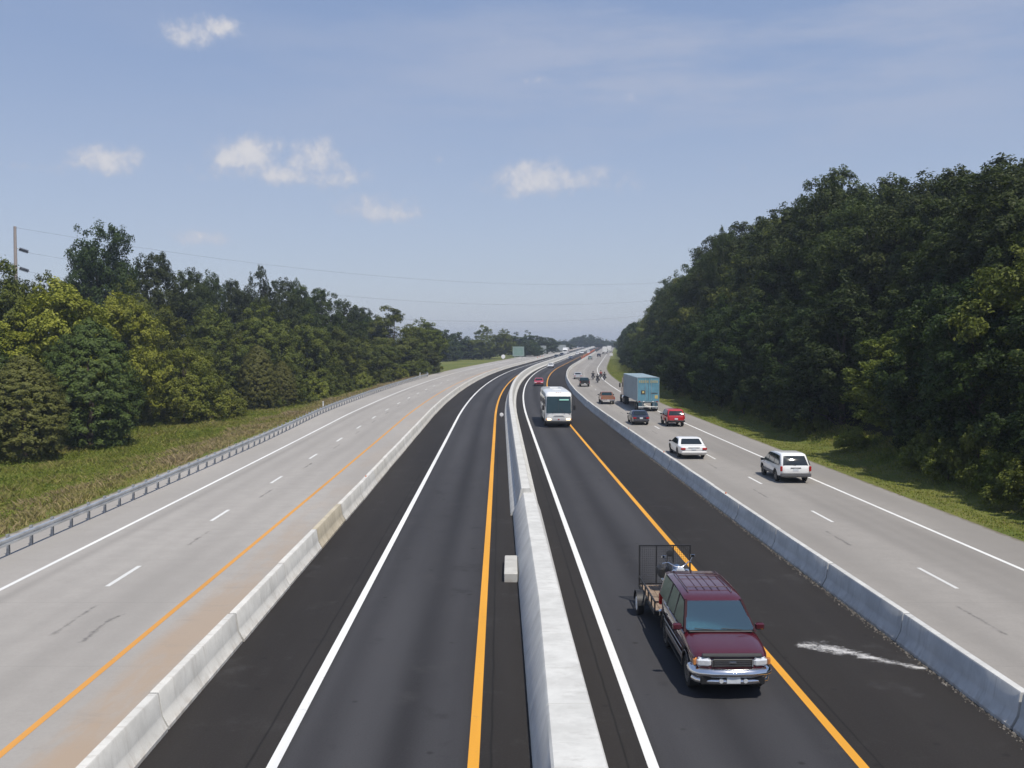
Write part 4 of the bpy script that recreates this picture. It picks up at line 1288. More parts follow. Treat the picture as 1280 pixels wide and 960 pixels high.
def rider(label, jacket, group):
    # seated on a cruiser, arms to the bars (motorcycle frame)
    J = [(0, -.30, .86, .20, .15), (0, -.30, 1.08, .20, .15), (0, -.24, 1.30, .23, .14), (0, -.22, 1.44, .06), (0, -.19, 1.60, .085, .10), (0, -.19, 1.70, .06),
         (.19, -.22, 1.36, .065), (.33, -.02, 1.16, .05), (.40, .22, 1.08, .035), (-.19, -.22, 1.36, .065), (-.33, -.02, 1.16, .05), (-.40, .22, 1.08, .035),
         (.13, -.22, .84, .10), (.24, .20, .80, .075), (.24, .22, .42, .055), (.24, .38, .36, .04), (-.13, -.22, .84, .10), (-.24, .20, .80, .075), (-.24, .22, .42, .055), (-.24, .38, .36, .04)]
    E_ = [(0, 1), (1, 2), (2, 3), (3, 4), (4, 5), (2, 6), (6, 7), (7, 8), (2, 9), (9, 10), (10, 11), (0, 12), (12, 13), (13, 14), (14, 15), (0, 16), (16, 17), (17, 18), (18, 19)]
    o = skin_body('person', J, E_, [jacket, M['jeans'], M['skin']])
    for p in o.data.polygons:
        z = p.center.z; y = p.center.y
        p.material_index = 2 if (z > 1.47 or (abs(p.center.x) > .36 and z < 1.2)) else (1 if z < .95 and not (abs(p.center.x) > .27 and z > .95) else 0)
    tag(o, label, 'person', group)
    mb = MB(); mb.lathe([(-.10, .09), (-.04, .135), (.04, .13), (.10, .09), (.125, .02)], (0, -.19, 1.66), 'z', 14); mb.build('helmet', M['helmet'], o, 60)
    return o
spots = [(741.5, 474.5, 'black motorcycle ridden away, nearest the black pickup truck', 'motorcycle rider in black on the machine nearest the black pickup truck', M['leather']),
         (747.3, 478.5, 'black motorcycle ridden away, lowest and nearest of the riding group', 'motorcycle rider in black, nearest and lowest of the riding group', M['leather']),
         (751.2, 473, 'black motorcycle ridden away, under the rider in the reddish top', 'motorcycle rider in a dark red top in the middle of the group', M['shirt']),
         (755.8, 475.5, 'black motorcycle ridden away, nearest the blue trailer', 'motorcycle rider in black nearest the blue trailer', M['leather'])]
bike0 = motorcycle(spots[0][2], M['black_paint'])
for k, (px, py, lb, lr, jm) in enumerate(spots):
    bk = bike0 if k == 0 else copy_tree(bike0)
    tag(bk, lb, 'motorcycle', 'motorcycles riding away in a group')
    p, rz = away(px, py, 1.1)
    bk.location = p; bk.rotation_euler = (0, 0, rz)
    rd = rider(lr, jm, 'riders of the motorcycle group'); rd.location = p; rd.rotation_euler = (0, 0, rz)

def driver():
    J = [(0, 0, .0, .15, .12), (0, .02, .22, .16, .11), (0, .02, .40, .17, .11), (0, .03, .52, .055), (0, .06, .64, .075, .09), (0, .06, .76, .06),
         (.19, .04, .40, .06), (.24, .24, .22, .045), (.16, .48, .16, .035), (-.19, .04, .40, .06), (-.24, .24, .22, .045), (-.16, .48, .16, .035)]
    E_ = [(0, 1), (1, 2), (2, 3), (3, 4), (4, 5), (2, 6), (6, 7), (7, 8), (2, 9), (9, 10), (10, 11)]
    o = skin_body('person', J, E_, [M['shirt'], M['skin']])
    for p in o.data.polygons: p.material_index = 1 if (p.center.z > .5 or p.center.y > .26) else 0
    mb = MB(); mb.lathe([(-.06, .095), (.0, .105), (.07, .085), (.105, .03)], (0, .045, .73), 'z', 14); mb.build('hair', M['hair'], o, 60)
    mb = MB(); mb.rbox((0, .155, .645), (.03, .05, .05), .01); mb.build('nose', M['skin'], o, 60)
    tag(o, 'driver in a red shirt behind the windshield of the maroon vehicle', 'person')
    o.location = SUV_P + Vector((.42, -.10 + .02, 1.00)) ; o.rotation_euler = (0, 0, PI + .012)
    return o
driver()

# --- construction barrels on the far bend
def barrel(label, group):
    r = empty('traffic_barrel'); tag(r, label, 'traffic barrel', group)
    mb = MB(); mb.lathe([(0, .30), (.04, .30), (.05, .26), (.35, .25), (.36, .24), (.70, .225), (.71, .215), (.98, .20), (1.0, .17)], (0, 0, 0), 'z', 14); mb.build('drum', M['orange'], r, 40)
    mb = MB()
    for z in (.42, .76): mb.lathe([(0, .262 - .06 * z), (.12, .256 - .06 * z)], (0, 0, z), 'z', 14)
    mb.build('stripes', M['white_plastic'], r, 40)
    return r
b0 = barrel('', 'traffic barrels lined up in the far bend'); first = True
for k in range(14):
    o = b0 if first else copy_tree(b0); first = False
    y = 420 + 22 * k
    o.location = (xo(9.6 - .12 * k, y), y, zr(y)); tag(o, 'orange traffic barrel in the line along the far asphalt bend', 'traffic barrel', 'traffic barrels lined up in the far bend')
for px, py in ((672, 449), (675.5, 448.2), (679, 447.2)):
    o = copy_tree(b0); o.location = gnd(px, py); tag(o, 'orange traffic barrel at the far edge of the empty carriageway', 'traffic barrel', 'traffic barrels by the far signs')

# --- power line
def pole(x, y, h, label):
    r = empty('utility_pole', (x, y, terr_xy(x, y))); tag(r, label, 'utility pole')
    mb = MB(); mb.tube([(0, 0, -1), (0, 0, h)], [.5, .28], 12); mb.build('post', M['pole_wood'], r, 40)
    for z in (h - 4.6, h - 8.6):
        mb = MB(); d = Vector((1, .45, -.36)).normalized()
        for k in range(9):
            q = Vector((.5, .2, z)) + d * (.3 + .20 * k)
            mb.tube([q - d * .07, q + d * .07], [.46, .30], 10)
        mb.tube([Vector((.05, 0, z + .15)), Vector((.5, .2, z)) + d * 2.2], .07, 6)
        mb.build('insulator', M['insul'], r, 40)
    mb = MB(); mb.box((.15, 0, h - .3), (.5, .1, .12)); mb.build('bracket', M['insul'], r)
    return r
PY_ = 205.0; PX_ = (22 - 640) / FPX * PY_
ph = 8.2 + (432 - 284) / FPX * PY_ - terr_xy(PX_, PY_)
pole(PX_, PY_, ph, 'tall bare utility pole with two strain insulators rising above the trees')
P2 = (84.0, 352.0); ph2 = 34.0
pole(P2[0], P2[1], ph2 - 4, 'utility pole at the other end of the wires, hidden in the woods')
z1 = terr_xy(PX_, PY_) + ph; z2 = terr_xy(*P2) + ph2 - 4
for k, (dz, sag, lab) in enumerate(((-.2, 7.0, 'topmost thin power wire sagging across the sky over the road'), (-4.8, 8.0, 'middle power wire sagging across the sky over the road'), (-8.8, 9.0, 'lowest power wire sagging across the sky over the road'))):
    pts = []
    x0, y0 = PX_ + 1.8 * (k > 0), PY_ + 1.1 * (k > 0)
    for i in range(41):
        u = i / 40
        pts.append((x0 + (P2[0] - x0) * u, y0 + (P2[1] - y0) * u, z1 + dz - .5 * (k > 0) + (z2 - z1) * u - sag * 4 * u * (1 - u)))
    mb = MB(); mb.tube(pts, .020, 5); tag(mb.build('power_wire', M['wire'], None, 60), lab, 'wire', 'power wires over the road')
# ------------------------------------------------------------------ vegetation
def leaf_mat(name, lo, hi, hue_var=.10, trans=.22):
    m, t, b = new_mat(name)
    at = t.node('ShaderNodeAttribute', attribute_name='tint'); oi = t.node('ShaderNodeObjectInfo')
    c = t.mix(at.outputs['Fac'], lo, hi)
    hs = t.node('ShaderNodeHueSaturation')
    t.l.new(c, hs.inputs['Color'])
    t.l.new(t.math('MULTIPLY_ADD', oi.outputs['Random'], .05 * hue_var * 4, .5 - .025 * hue_var * 4), hs.inputs['Hue'])
    t.l.new(t.math('MULTIPLY_ADD', oi.outputs['Random'], .5, .75), hs.inputs['Value'])
    t.l.new(hs.outputs[0], b.inputs['Base Color'])
    b.inputs['Roughness'].default_value = .55; b.inputs['Specular IOR Level'].default_value = .16
    tl = t.node('ShaderNodeBsdfTranslucent'); mx = t.node('ShaderNodeMixShader'); mx.inputs[0].default_value = trans
    sat = t.mix(1.0, hs.outputs[0], (1.0, 1.15, .55), 'MULTIPLY')
    t.l.new(sat, tl.inputs[0]); t.l.new(b.outputs[0], mx.inputs[1]); t.l.new(tl.outputs[0], mx.inputs[2])
    t.l.new(mx.outputs[0], t.n['Material Output'].inputs[0])
    return m
LM = dict(
    oak=leaf_mat('leaves_oak', (.018, .031, .007), (.072, .092, .020)),
    edge=leaf_mat('leaves_edge', (.014, .028, .006), (.050, .073, .015)),
    mid=leaf_mat('leaves_mid', (.050, .074, .012), (.165, .178, .032)),
    yellow=leaf_mat('leaves_yellowing', (.110, .125, .014), (.255, .245, .036)),
    lime=leaf_mat('leaves_lime', (.092, .122, .016), (.240, .250, .044)),
    cedar=leaf_mat('needles_cedar', (.032, .050, .011), (.100, .118, .028), .2, .08),
    cedar_brown=leaf_mat('needles_cedar_olive', (.062, .072, .016), (.165, .165, .042), .2, .08),
    far=leaf_mat('leaves_far', (.024, .044, .012), (.066, .092, .024)),
)

def mesh_quads(name, V, tint, mat):
    """V: (n,4,3) quads"""
    n = V.shape[0]
    me = bpy.data.meshes.new(name)
    me.vertices.add(n * 4); me.loops.add(n * 4); me.polygons.add(n)
    me.vertices.foreach_set('co', V.reshape(-1).astype(np.float32))
    me.loops.foreach_set('vertex_index', np.arange(n * 4, dtype=np.int32))
    me.polygons.foreach_set('loop_start', np.arange(0, n * 4, 4, dtype=np.int32))
    try: me.polygons.foreach_set('loop_total', np.full(n, 4, dtype=np.int32))
    except Exception: pass
    me.materials.append(mat)
    a = me.attributes.new('tint', 'FLOAT', 'FACE'); a.data.foreach_set('value', tint.astype(np.float32))
    me.update(calc_edges=True); me.validate()
    return me

def leaf_quads(P, Nrm, size, asp=.6, jit=.5):
    n = len(P)
    Nrm = Nrm + NP.normal(0, jit, (n, 3)); Nrm /= np.linalg.norm(Nrm, axis=1)[:, None] + 1e-9
    r = NP.normal(0, 1, (n, 3)); a = np.cross(Nrm, r); a /= np.linalg.norm(a, axis=1)[:, None] + 1e-9
    b = np.cross(Nrm, a)
    s = (size * NP.uniform(.6, 1.35, n))[:, None]
    a = a * s * .5; b = b * s * .5 * asp
    bend = Nrm * s * .12
    return np.stack([P - a, P - b + bend, P + a, P + b + bend], 1)

def crown(name, H, R, base, prof, nl, RL, nsub, rc, nleaf, size, mat, lobes=.22, inner=.3, seed=0, up=.35, stray=.05, face=.1):
    """boughs (lumps) through an uneven envelope, leaf sprays over each bough, leaves in each spray; prof = [(t, radius factor)]"""
    global NP
    NP = np.random.default_rng(seed + 100)
    ts = np.array([p[0] for p in prof]); rs = np.array([p[1] for p in prof])
    ph = NP.uniform(0, 6.28, 6)
    C = []; CR = []
    tries = 0
    while len(C) < nl:
        tries += 1
        t = NP.uniform(0, 1); th = NP.uniform(0, 6.283)
        pr = np.interp(t, ts, rs)
        if NP.uniform() > pr * 1.05 + .12: continue
        env = R * pr * (1 + lobes * (math.sin(2 * th + ph[0] + 3 * t) * .6 + math.sin(3 * th + ph[1] - 5 * t) * .5 + math.sin(5 * th + ph[2] + 9 * t) * .35))
        r_l = RL * NP.uniform(.7, 1.25) * (.72 + .28 * pr)
        rr = max(0, NP.uniform(inner, 1) ** .55 * env - r_l * .55)
        c = np.array((rr * math.cos(th), rr * math.sin(th), base + r_l * .35 + max(.1, H - base - r_l * 1.2) * t))
        if nl < 100 and tries < 4000 and any(np.linalg.norm(c - q) < .55 * max(r_l, k) for q, k in zip(C, CR)): continue
        C.append(c); CR.append(r_l)
    C = np.array(C); CR = np.array(CR)
    out = C * [1, 1, 0]; out /= np.linalg.norm(out, axis=1)[:, None] + 1e-6
    ns = np.maximum(3, (nl * nsub * CR ** 2 / np.sum(CR ** 2)).astype(int))
    si = np.repeat(np.arange(nl), ns); n = len(si)
    d = NP.normal(0, 1, (n, 3)); d[:, 2] += up; d += .45 * out[si]; d /= np.linalg.norm(d, axis=1)[:, None]
    reach = NP.uniform(.55, 1.02, n); lng = NP.uniform(0, 1, n) < .07; reach[lng] = NP.uniform(1.05, 1.35, lng.sum())
    S = C[si] + d * (CR[si] * reach)[:, None] * [1, 1, .95]; SR = rc * NP.uniform(.55, 1.35, n); SD = d
    per = np.maximum(3, (nleaf * SR ** 2 / np.sum(SR ** 2)).astype(int))
    idx = np.repeat(np.arange(n), per); m_ = len(idx)
    e = NP.normal(0, 1, (m_, 3)); e[:, 2] += .25; e /= np.linalg.norm(e, axis=1)[:, None]
    rad = SR[idx] * NP.uniform(.2, 1.0, m_) ** .5
    st = NP.uniform(0, 1, m_) < stray; rad[st] *= NP.uniform(1.1, 1.7, st.sum())
    P = S[idx] + e * rad[:, None] * [1, 1, .9]
    kz = H / np.percentile(P[:, 2], 99.8); kr = R / np.percentile(np.hypot(P[:, 0], P[:, 1]), 96)
    P = P * [kr, kr, kz]; C = C * [kr, kr, kz]
    keep = P[:, 2] > .05
    P = P[keep]; e = e[keep]; idx = idx[keep]
    V = leaf_quads(P, .4 * e + .6 * SD[idx] + face * out[si[idx]] + [0, 0, .40], size, .6, .5 - .2 * face)
    ct = NP.uniform(0, 1, n); cl = NP.uniform(0, 1, nl)
    tint = np.clip(.30 * ct[idx] + .30 * cl[si[idx]] + .40 * NP.uniform(0, 1, len(idx)), 0, 1)
    return mesh_quads(name, V, tint, mat), C

def trunk_mesh(H, r0, C, n_limb, mat, base):
    mb = MB(); rr = random.Random(int(H * 100))
    top = max(H * .72, base + .3)
    sway = [(rr.uniform(-.02, .02) * H * (i / 6), rr.uniform(-.02, .02) * H * (i / 6)) for i in range(7)]
    pts = [(sway[i][0], sway[i][1], -.5 + (top + .5) * i / 6) for i in range(7)]
    mb.tube(pts, [r0 * 1.35, r0, r0 * .85, r0 * .7, r0 * .52, r0 * .36, r0 * .15], 8)
    for k in rr.sample(range(len(C)), min(n_limb, len(C))):
        c = C[k]; zb = min(max(base * .7, c[2] * rr.uniform(.45, .75)), top * .95)
        i = min(5, max(0, int((zb + .5) / (top + .5) * 6))); q = pts[i]
        zb = q[2]
        s = r0 * .38 * (1 - .5 * zb / H)
        mid = ((q[0] + c[0]) / 2, (q[1] + c[1]) / 2, (zb + c[2]) / 2 + .04 * H * rr.uniform(-.3, .6))
        mb.tube([(q[0], q[1], zb), mid, tuple(c)], [s, s * .65, s * .2], 5)
    me_o = mb.build('trunk', mat, None, 60)
    return me_o

ROUND = [(0, .35), (.12, .75), (.35, 1.0), (.6, .95), (.8, .72), (.93, .42), (1, .12)]
SKIRT = [(0, .80), (.15, .98), (.4, 1.0), (.65, .82), (.85, .50), (1, .10)]
TALLC = [(0, .45), (.15, .85), (.4, 1.0), (.7, .85), (.88, .55), (1, .15)]
OVOID = [(0, .70), (.2, .98), (.4, 1.0), (.6, .90), (.8, .62), (.93, .32), (1, .06)]
DOME = [(0, .95), (.3, 1.0), (.6, .85), (.85, .55), (1, .15)]
PROTO = {}
def proto(key, H, R, base, prof, nl, RL, nsub, rc, nleaf, size, mat, limbs=10, r0=.3, **kw):
    me, C = crown('crown', H, R, base, prof, nl, RL, nsub, rc, nleaf, size, LM[mat], seed=len(PROTO), **kw)
    co = link(bpy.data.objects.new('crown', me))
    to = trunk_mesh(H, r0, C, limbs, M['bark'], base)
    PROTO[key] = dict(H=H, R=R, crown=co, trunk=to, used=False)
for i in range(4): proto(f'oak{i}', 20, 5.6, 3.5, TALLC, 48, 2.05, 15, .55, 46000, .27, 'oak', 18, .34, up=.22, lobes=.22)
for i in range(3): proto(f'edge{i}', 14, 4.6, .5, SKIRT, 52, 1.6, 13, .48, 44000, .25, 'edge', 16, .24, up=.2)
for i in range(3): proto(f'hedge{i}', 13, 4.6, .4, SKIRT, 52, 1.6, 13, .48, 44000, .25, 'mid', 16, .24, up=.2, lobes=.15)
for i in range(2): proto(f'mid{i}', 15, 5.0, 1.2, ROUND, 50, 1.75, 13, .50, 44000, .26, 'mid', 16, .26, up=.2, lobes=.15)
proto('round0', 20, 5.6, 3.0, ROUND, 56, 1.9, 15, .55, 46000, .27, 'edge', 18, .34, up=.22, lobes=.12)
proto('yellow0', 13, 5.0, .8, SKIRT, 60, 1.5, 13, .44, 44000, .24, 'yellow', 14, .25, up=.2, lobes=.15)
proto('lime0', 9, 5.6, .2, DOME, 64, 1.35, 13, .42, 44000, .24, 'lime', 14, .2, up=.2, lobes=.15)
proto('cedar0', 9, 2.7, .15, OVOID, 1300, .26, 2, .17, 64000, .13, 'cedar', 6, .2, lobes=.12, up=.4, stray=.06, inner=.5, face=.8)
proto('cedar1', 9, 2.7, .15, OVOID, 1500, .22, 2, .16, 64000, .13, 'cedar_brown', 6, .2, lobes=.06, up=.4, stray=.06, inner=.55, face=.9)
proto('shrub0', 4, 2.6, .1, DOME, 30, .85, 10, .30, 12000, .20, 'mid', 8, .09, up=.4)
proto('shrub1', 3, 2.2, .1, DOME, 26, .75, 10, .28, 10000, .20, 'lime', 8, .08, up=.4)
for i in range(2): proto(f'far{i}', 14, 5.4, .6, SKIRT, 30, 2.1, 8, .8, 8500, .65, 'far', 6, .3, up=.4)

def tree(key, x, y, h, r=None, name='tree', label='', group=None, cat='tree', sink=.0, z=None):
    p = PROTO[key]
    root = empty(name, (x, y, (terr_xy(x, y) if z is None else z) - sink), RND.uniform(0, 6.28))
    s = h / p['H']; sr = (r / p['R']) if r else s
    root.scale = (sr, sr, s)
    tag(root, label, cat, group)
    for part in ('trunk', 'crown'):
        if not p['used']: o = p[part]
        else: o = p[part].copy(); COL.objects.link(o)
        o.parent = root
    p['used'] = True
    return root

def tree_px(key, px, Y, top, wpx=None, **kw):
    """tree whose crown stands at a pixel column, Y metres out, reaching the pixel row top"""
    x = (px - 640) / FPX * Y; gz = terr_xy(x, Y)
    h = CAM_H + (Y_HOR - top) / FPX * Y - gz
    return tree(key, x, Y, h, (wpx / 2 / FPX * Y) if wpx else None, **kw)

# left side: trees one can tell apart
tree_px('cedar1', 28, 80, 446, 108, name='cedar_tree', label='olive green rounded cedar at the far left edge, lowest trees beside the weeds')
tree_px('cedar0', 112, 90, 402, 118, name='cedar_tree', label='tall dark green cedar between the olive rounded cedar and the light green bush')
tree_px('yellow0', 74, 99, 352, 165, name='tree', label='yellowing tree rising behind the tall dark cedar')
tree_px('yellow0', 150, 112, 368, 125, name='tree', label='yellow green tree right of the taller yellowing one')
tree_px('round0', 130, 152, 283, 96, name='tree', label='tallest tree on the left, dark rounded crown standing above all its neighbours')
tree_px('lime0', 228, 118, 437, 118, name='bush', label='large light green rounded bush at the edge of the weeds', cat='bush')
tree_px('mid0', 200, 126, 384, 92, name='tree', label='mid green tree standing right behind the light green bush')
tree_px('cedar1', 322, 138, 432, 52, name='cedar_tree', label='small egg shaped cedar standing alone on the grass by the guardrail')
tree_px('cedar1', 352, 146, 452, 38, name='cedar_tree', label='smaller cedar tucked behind the egg shaped cedar')
tree_px('mid1', 330, 162, 380, 84, name='tree', label='round mid green tree behind the egg shaped cedar')
tree_px('hedge1', 10, 100, 330, 110, name='tree', label='tree with olive crown at the photo\'s left margin below the utility pole')
GL = 'dark trees of the wood beyond the weeds'
LL = 'dark broadleaf tree of the wood behind the cedars and bushes'
for px, Y, top, w, key in ((195, 165, 318, 80, 'oak1'), (238, 170, 338, 66, 'oak2'), (262, 178, 342, 60, 'oak0'), (290, 182, 352, 60, 'oak1'), (328, 186, 335, 46, 'oak3'), (352, 190, 350, 60, 'oak2'),
                      (372, 196, 352, 50, 'oak0'), (402, 205, 362, 66, 'oak1'), (432, 215, 376, 60, 'oak2'), (492, 232, 384, 84, 'mid0'), (462, 236, 398, 60, 'oak0'), (526, 250, 400, 60, 'mid1'), (536, 262, 404, 46, 'oak2'),
                      (265, 150, 385, 84, 'hedge0'), (300, 160, 410, 70, 'hedge2'), (385, 176, 395, 76, 'hedge1'), (420, 190, 410, 70, 'hedge0'), (450, 200, 420, 66, 'hedge2'), (478, 214, 425, 56, 'hedge1'), (505, 228, 428, 50, 'hedge0'), (530, 245, 436, 40, 'hedge2'),
                      (60, 150, 345, 90, 'mid1'), (20, 140, 348, 100, 'oak2'), (165, 142, 352, 84, 'hedge1'), (-50, 110, 345, 130, 'oak1'), (-110, 120, 340, 130, 'mid0'), (-30, 85, 420, 110, 'cedar0'), (-95, 84, 410, 120, 'hedge2'), (-170, 95, 350, 130, 'oak0'),
                      (-150, 70, 430, 130, 'hedge0'), (90, 165, 350, 90, 'oak0'), (225, 185, 345, 80, 'mid1'), (310, 205, 365, 70, 'oak0'), (395, 230, 375, 60, 'mid0'), (450, 255, 385, 60, 'oak1'), (350, 160, 440, 60, 'hedge2'), (246, 140, 425, 70, 'hedge1'), (72, 104, 420, 80, 'hedge1')):
    tree_px(key, px, Y, top, w, label=LL, group=GL)
GS = 'low shrubs along the foot of the wood'
for px, Y, top, key in ((285, 132, 487, 'shrub1'), (372, 150, 470, 'shrub0'), (392, 158, 472, 'shrub1'), (410, 165, 468, 'shrub0'), (432, 176, 470, 'shrub0'), (455, 186, 466, 'shrub1'), (478, 200, 462, 'shrub0'), (498, 214, 458, 'shrub1'), (515, 226, 455, 'shrub0'), (530, 238, 450, 'shrub0'), (290, 124, 500, 'shrub1'), (340, 142, 488, 'shrub0'), (540, 250, 448, 'shrub0')):
    tree_px(key, px, Y, top, None, name='shrub', label='low leafy shrub in the strip between the grass and the wood', group=GS, cat='shrub')

# middle distance and far
tree_px('mid0', 602, 420, 407, 34, name='tree', label='rounder darker of two isolated trees behind the round white sign')
tree_px('mid1', 628, 425, 412, 34, name='tree', label='second of two isolated trees, just left of the green sign board')
GF = 'hazy trees in the distance'
LF = 'small hazy tree in the far treeline'
for px, Y, top, w in ((556, 400, 413, 34), (572, 420, 416, 36), (583, 440, 421, 30), (545, 385, 414, 34), (562, 390, 426, 26), (646, 480, 416, 30), (660, 500, 414, 26), (672, 520, 420, 26), (684, 560, 422, 28), (586, 460, 424, 40), (640, 560, 422, 40), (664, 600, 424, 36), (590, 420, 433, 24), (612, 440, 434, 26), (655, 470, 428, 24), (668, 480, 430, 20), (690, 620, 426, 24), (700, 700, 427, 30)):
    tree_px(RND.choice(('far0', 'far1')), px, Y, top, w * 1.25, label=LF, group=GF)
GH = 'trees of the blue hill at the end of the road'
for k in range(46):
    px = 612 + 175 * (k % 23) / 22 + RND.uniform(-3, 3); Y = 1010 + 60 * (k // 23) + RND.uniform(-20, 20)
    top = 428 - 9 * math.exp(-((px - 735) / 24) ** 2) - 2.5 * math.exp(-((px - 665) / 40) ** 2) + RND.uniform(-1, 1)
    tree_px(RND.choice(('far0', 'far1')), px, Y, top, 17, label='tree of the blue hazy hill where the road disappears', group=GH)
for k in range(16):
    px = 740 + 90 * k / 15; tree_px(RND.choice(('far0', 'far1')), px, 1500 + RND.uniform(-60, 60), 431 + RND.uniform(-1, 1), 13, label='tree of the palest far ridge beyond the blue hill', group='trees of the palest ridge')

# right side: the tall wood, its skyline read from the photograph
SKY_R = [(700, 437), (752, 434), (765, 424), (775, 418), (790, 405), (806, 397), (820, 376), (840, 350), (862, 334), (885, 312), (900, 293), (925, 283), (960, 262), (985, 253), (1015, 242), (1040, 220), (1075, 208), (1110, 196), (1160, 198), (1215, 206), (1280, 206), (1500, 190)]
def sky_r(px):
    for (a, p), (b, q) in zip(SKY_R, SKY_R[1:]):
        if px <= b: return p + (q - p) * max(0, (px - a)) / (b - a)
    return SKY_R[-1][1]
used = {}
def wood(off, Y, keys, f, lab, grp, wf=1.0, hmax=27):
    x = xo(off, Y); px = 640 + FPX * x / Y; gz = terr_xy(x, Y)
    h = (CAM_H + (Y_HOR - sky_r(px)) / FPX * Y - gz) * f
    h = min(hmax, max(4.0, h * RND.uniform(.80, 1.04)))
    k = RND.choice(keys); p = PROTO[k]
    r = p['R'] * (h / p['H']) ** .75 * wf * RND.uniform(.85, 1.2)
    tree(k, x, Y, h, r, label=lab, group=grp)
L1 = 'dark tree at the edge of the tall wood, branches down to the grass bank'
L2 = 'tall dark broadleaf tree inside the wood over the grass bank'
y = 18.0
while y < 330:
    wood((33.2 if 63 < y < 80 else 28.7) + RND.uniform(-.5, 1.2), y, ('edge0', 'edge1', 'edge2', 'edge0', 'edge1', 'edge2'), .60, L1, 'edge trees of the tall wood', 1.0, 15); y += 5.0 if y < 160 else 7.5
y = 20.0
while y < 380:
    wood(36.5 + RND.uniform(-1, 1), y, ('oak0', 'oak1', 'oak2', 'oak3', 'edge2', 'mid0'), .94, L2, 'tall trees of the wood', 1.0); y += 6.2 if y < 160 else 8.5
y = 24.0
while y < 300:
    wood(42.5 + RND.uniform(-1.5, 1.5), y, ('oak0', 'oak1', 'oak2', 'oak3'), .98, L2, 'tall trees of the wood', 1.05); y += 7.5 if y < 170 else 11
y = 28.0
while y < 260:
    wood(49 + RND.uniform(-2, 2), y, ('oak0', 'oak1', 'oak2', 'oak3'), .98, L2, 'tall trees of the wood', 1.1, 25); y += 10
y = 335.0
while y < 620:
    wood(30 + RND.uniform(-1, 2), y, ('far0', 'far1'), .98, 'small hazy tree in the line beside the far bend', 'trees by the far bend', 1.0, 16); y += 12
tree_px('oak3', 902, 150, 287, 36, name='pine_tree', label='ragged dark tree poking above the sloping skyline of the tall wood')
tree('mid0', xo(29.0, 68), 68, 8.0, 4.6, label='lighter green bushy tree leaning out over the grass bank', cat='tree')
tree('mid1', xo(31, 56), 56, 12.5, 4.6, label='sunlit leafy tree at the right margin, nearest the camera', cat='tree')
tree('shrub1', xo(26.6, 62), 62, 1.7, 1.5, name='shrub', label='small yellow green shrub on the sunlit grass bank', cat='shrub')
tree('shrub1', xo(26.4, 73), 73, 1.5, 1.4, name='shrub', label='low green shrub on the bank beyond the yellow green one', cat='shrub')
for y in (27, 30, 33, 36, 39, 42, 45, 48, 51, 54, 57, 60, 84, 90, 97, 107, 118, 130, 144, 160, 178, 198):
    tree('shrub0', xo((26.4 if y < 62 else 26.9) + RND.uniform(-.5, .6), y), y, RND.uniform(2.0, 3.4), RND.uniform(1.5, 2.2), name='shrub', label='dark undergrowth shrub at the foot of the tall wood', group='undergrowth shrubs of the tall wood', cat='shrub')

for p in PROTO.values():
    if not p['used']:
        for part in ('trunk', 'crown'): bpy.data.objects.remove(p[part])

# grass and weeds: blades nobody could count
def blades(name, label, n, area, hfun, wid, mat, seed, tuft=3):
    rg = np.random.default_rng(seed)
    pts = []
    while len(pts) < n:
        y = area[2] + (area[3] - area[2]) * rg.random() ** 1.5
        o = rg.uniform(area[0], area[1])
        h, tint = hfun(o, y, rg)
        if h > 0: pts.append((xo(o, y), y, terr(o, y), h, tint))
    A = np.repeat(np.array(pts), tuft, axis=0); m_ = len(A)
    th = rg.uniform(0, 6.283, m_); h = A[:, 3] * rg.uniform(.6, 1.15, m_); w = wid * rg.uniform(.6, 1.4, m_)
    bx = A[:, 0] + rg.normal(0, .10, m_); by = A[:, 1] + rg.normal(0, .10, m_); bz = A[:, 2] - .03
    lean = rg.uniform(.2, 1.1, m_) * h; la = rg.uniform(0, 6.283, m_)
    dx, dy = np.cos(th) * w / 2, np.sin(th) * w / 2
    tx, ty, tz = bx + np.cos(la) * lean, by + np.sin(la) * lean, bz + h
    mx_, my_, mz_ = bx + np.cos(la) * lean * .35, by + np.sin(la) * lean * .35, bz + h * .6
    V = np.stack([np.stack([bx - dx, by - dy, bz], 1), np.stack([bx + dx, by + dy, bz], 1), np.stack([mx_ + dx * .8, my_ + dy * .8, mz_], 1), np.stack([tx, ty, tz], 1)], 1)
    tint = np.clip(A[:, 4] + rg.normal(0, .12, m_), 0, 1)
    me = mesh_quads(name, V, tint, mat)
    tag(link(bpy.data.objects.new(name, me)), label, 'grass', kind='stuff')
GM, t, b = new_mat('grass_blades')
at = t.node('ShaderNodeAttribute', attribute_name='tint')
c = t.ramp(at.outputs['Fac'], [(0, (.100, .155, .020)), (.4, (.225, .250, .044)), (.7, (.33, .285, .11)), (1, (.39, .30, .18))])
t.l.new(c, b.inputs['Base Color']); b.inputs['Roughness'].default_value = .7; b.inputs['Specular IOR Level'].default_value = .15
tl = t.node('ShaderNodeBsdfTranslucent'); mx = t.node('ShaderNodeMixShader'); mx.inputs[0].default_value = .3
t.l.new(c, tl.inputs[0]); t.l.new(b.outputs[0], mx.inputs[1]); t.l.new(tl.outputs[0], mx.inputs[2]); t.l.new(mx.outputs[0], t.n['Material Output'].inputs[0])
from mathutils import noise as mnoise
def weeds(o, y, rg):
    nz = mnoise.noise((o * .22, y * .12, 0)); n2 = mnoise.noise((o * .5, y * .3, 7))
    brown = .40 + .46 * sst(-o, 29, 21.5) + .35 * nz + .12 * n2
    h = .20 + .40 * max(0, n2 + .2) + .35 * max(0, nz)
    if -o < 20.9 + .3 * n2: h *= .5
    return h, brown
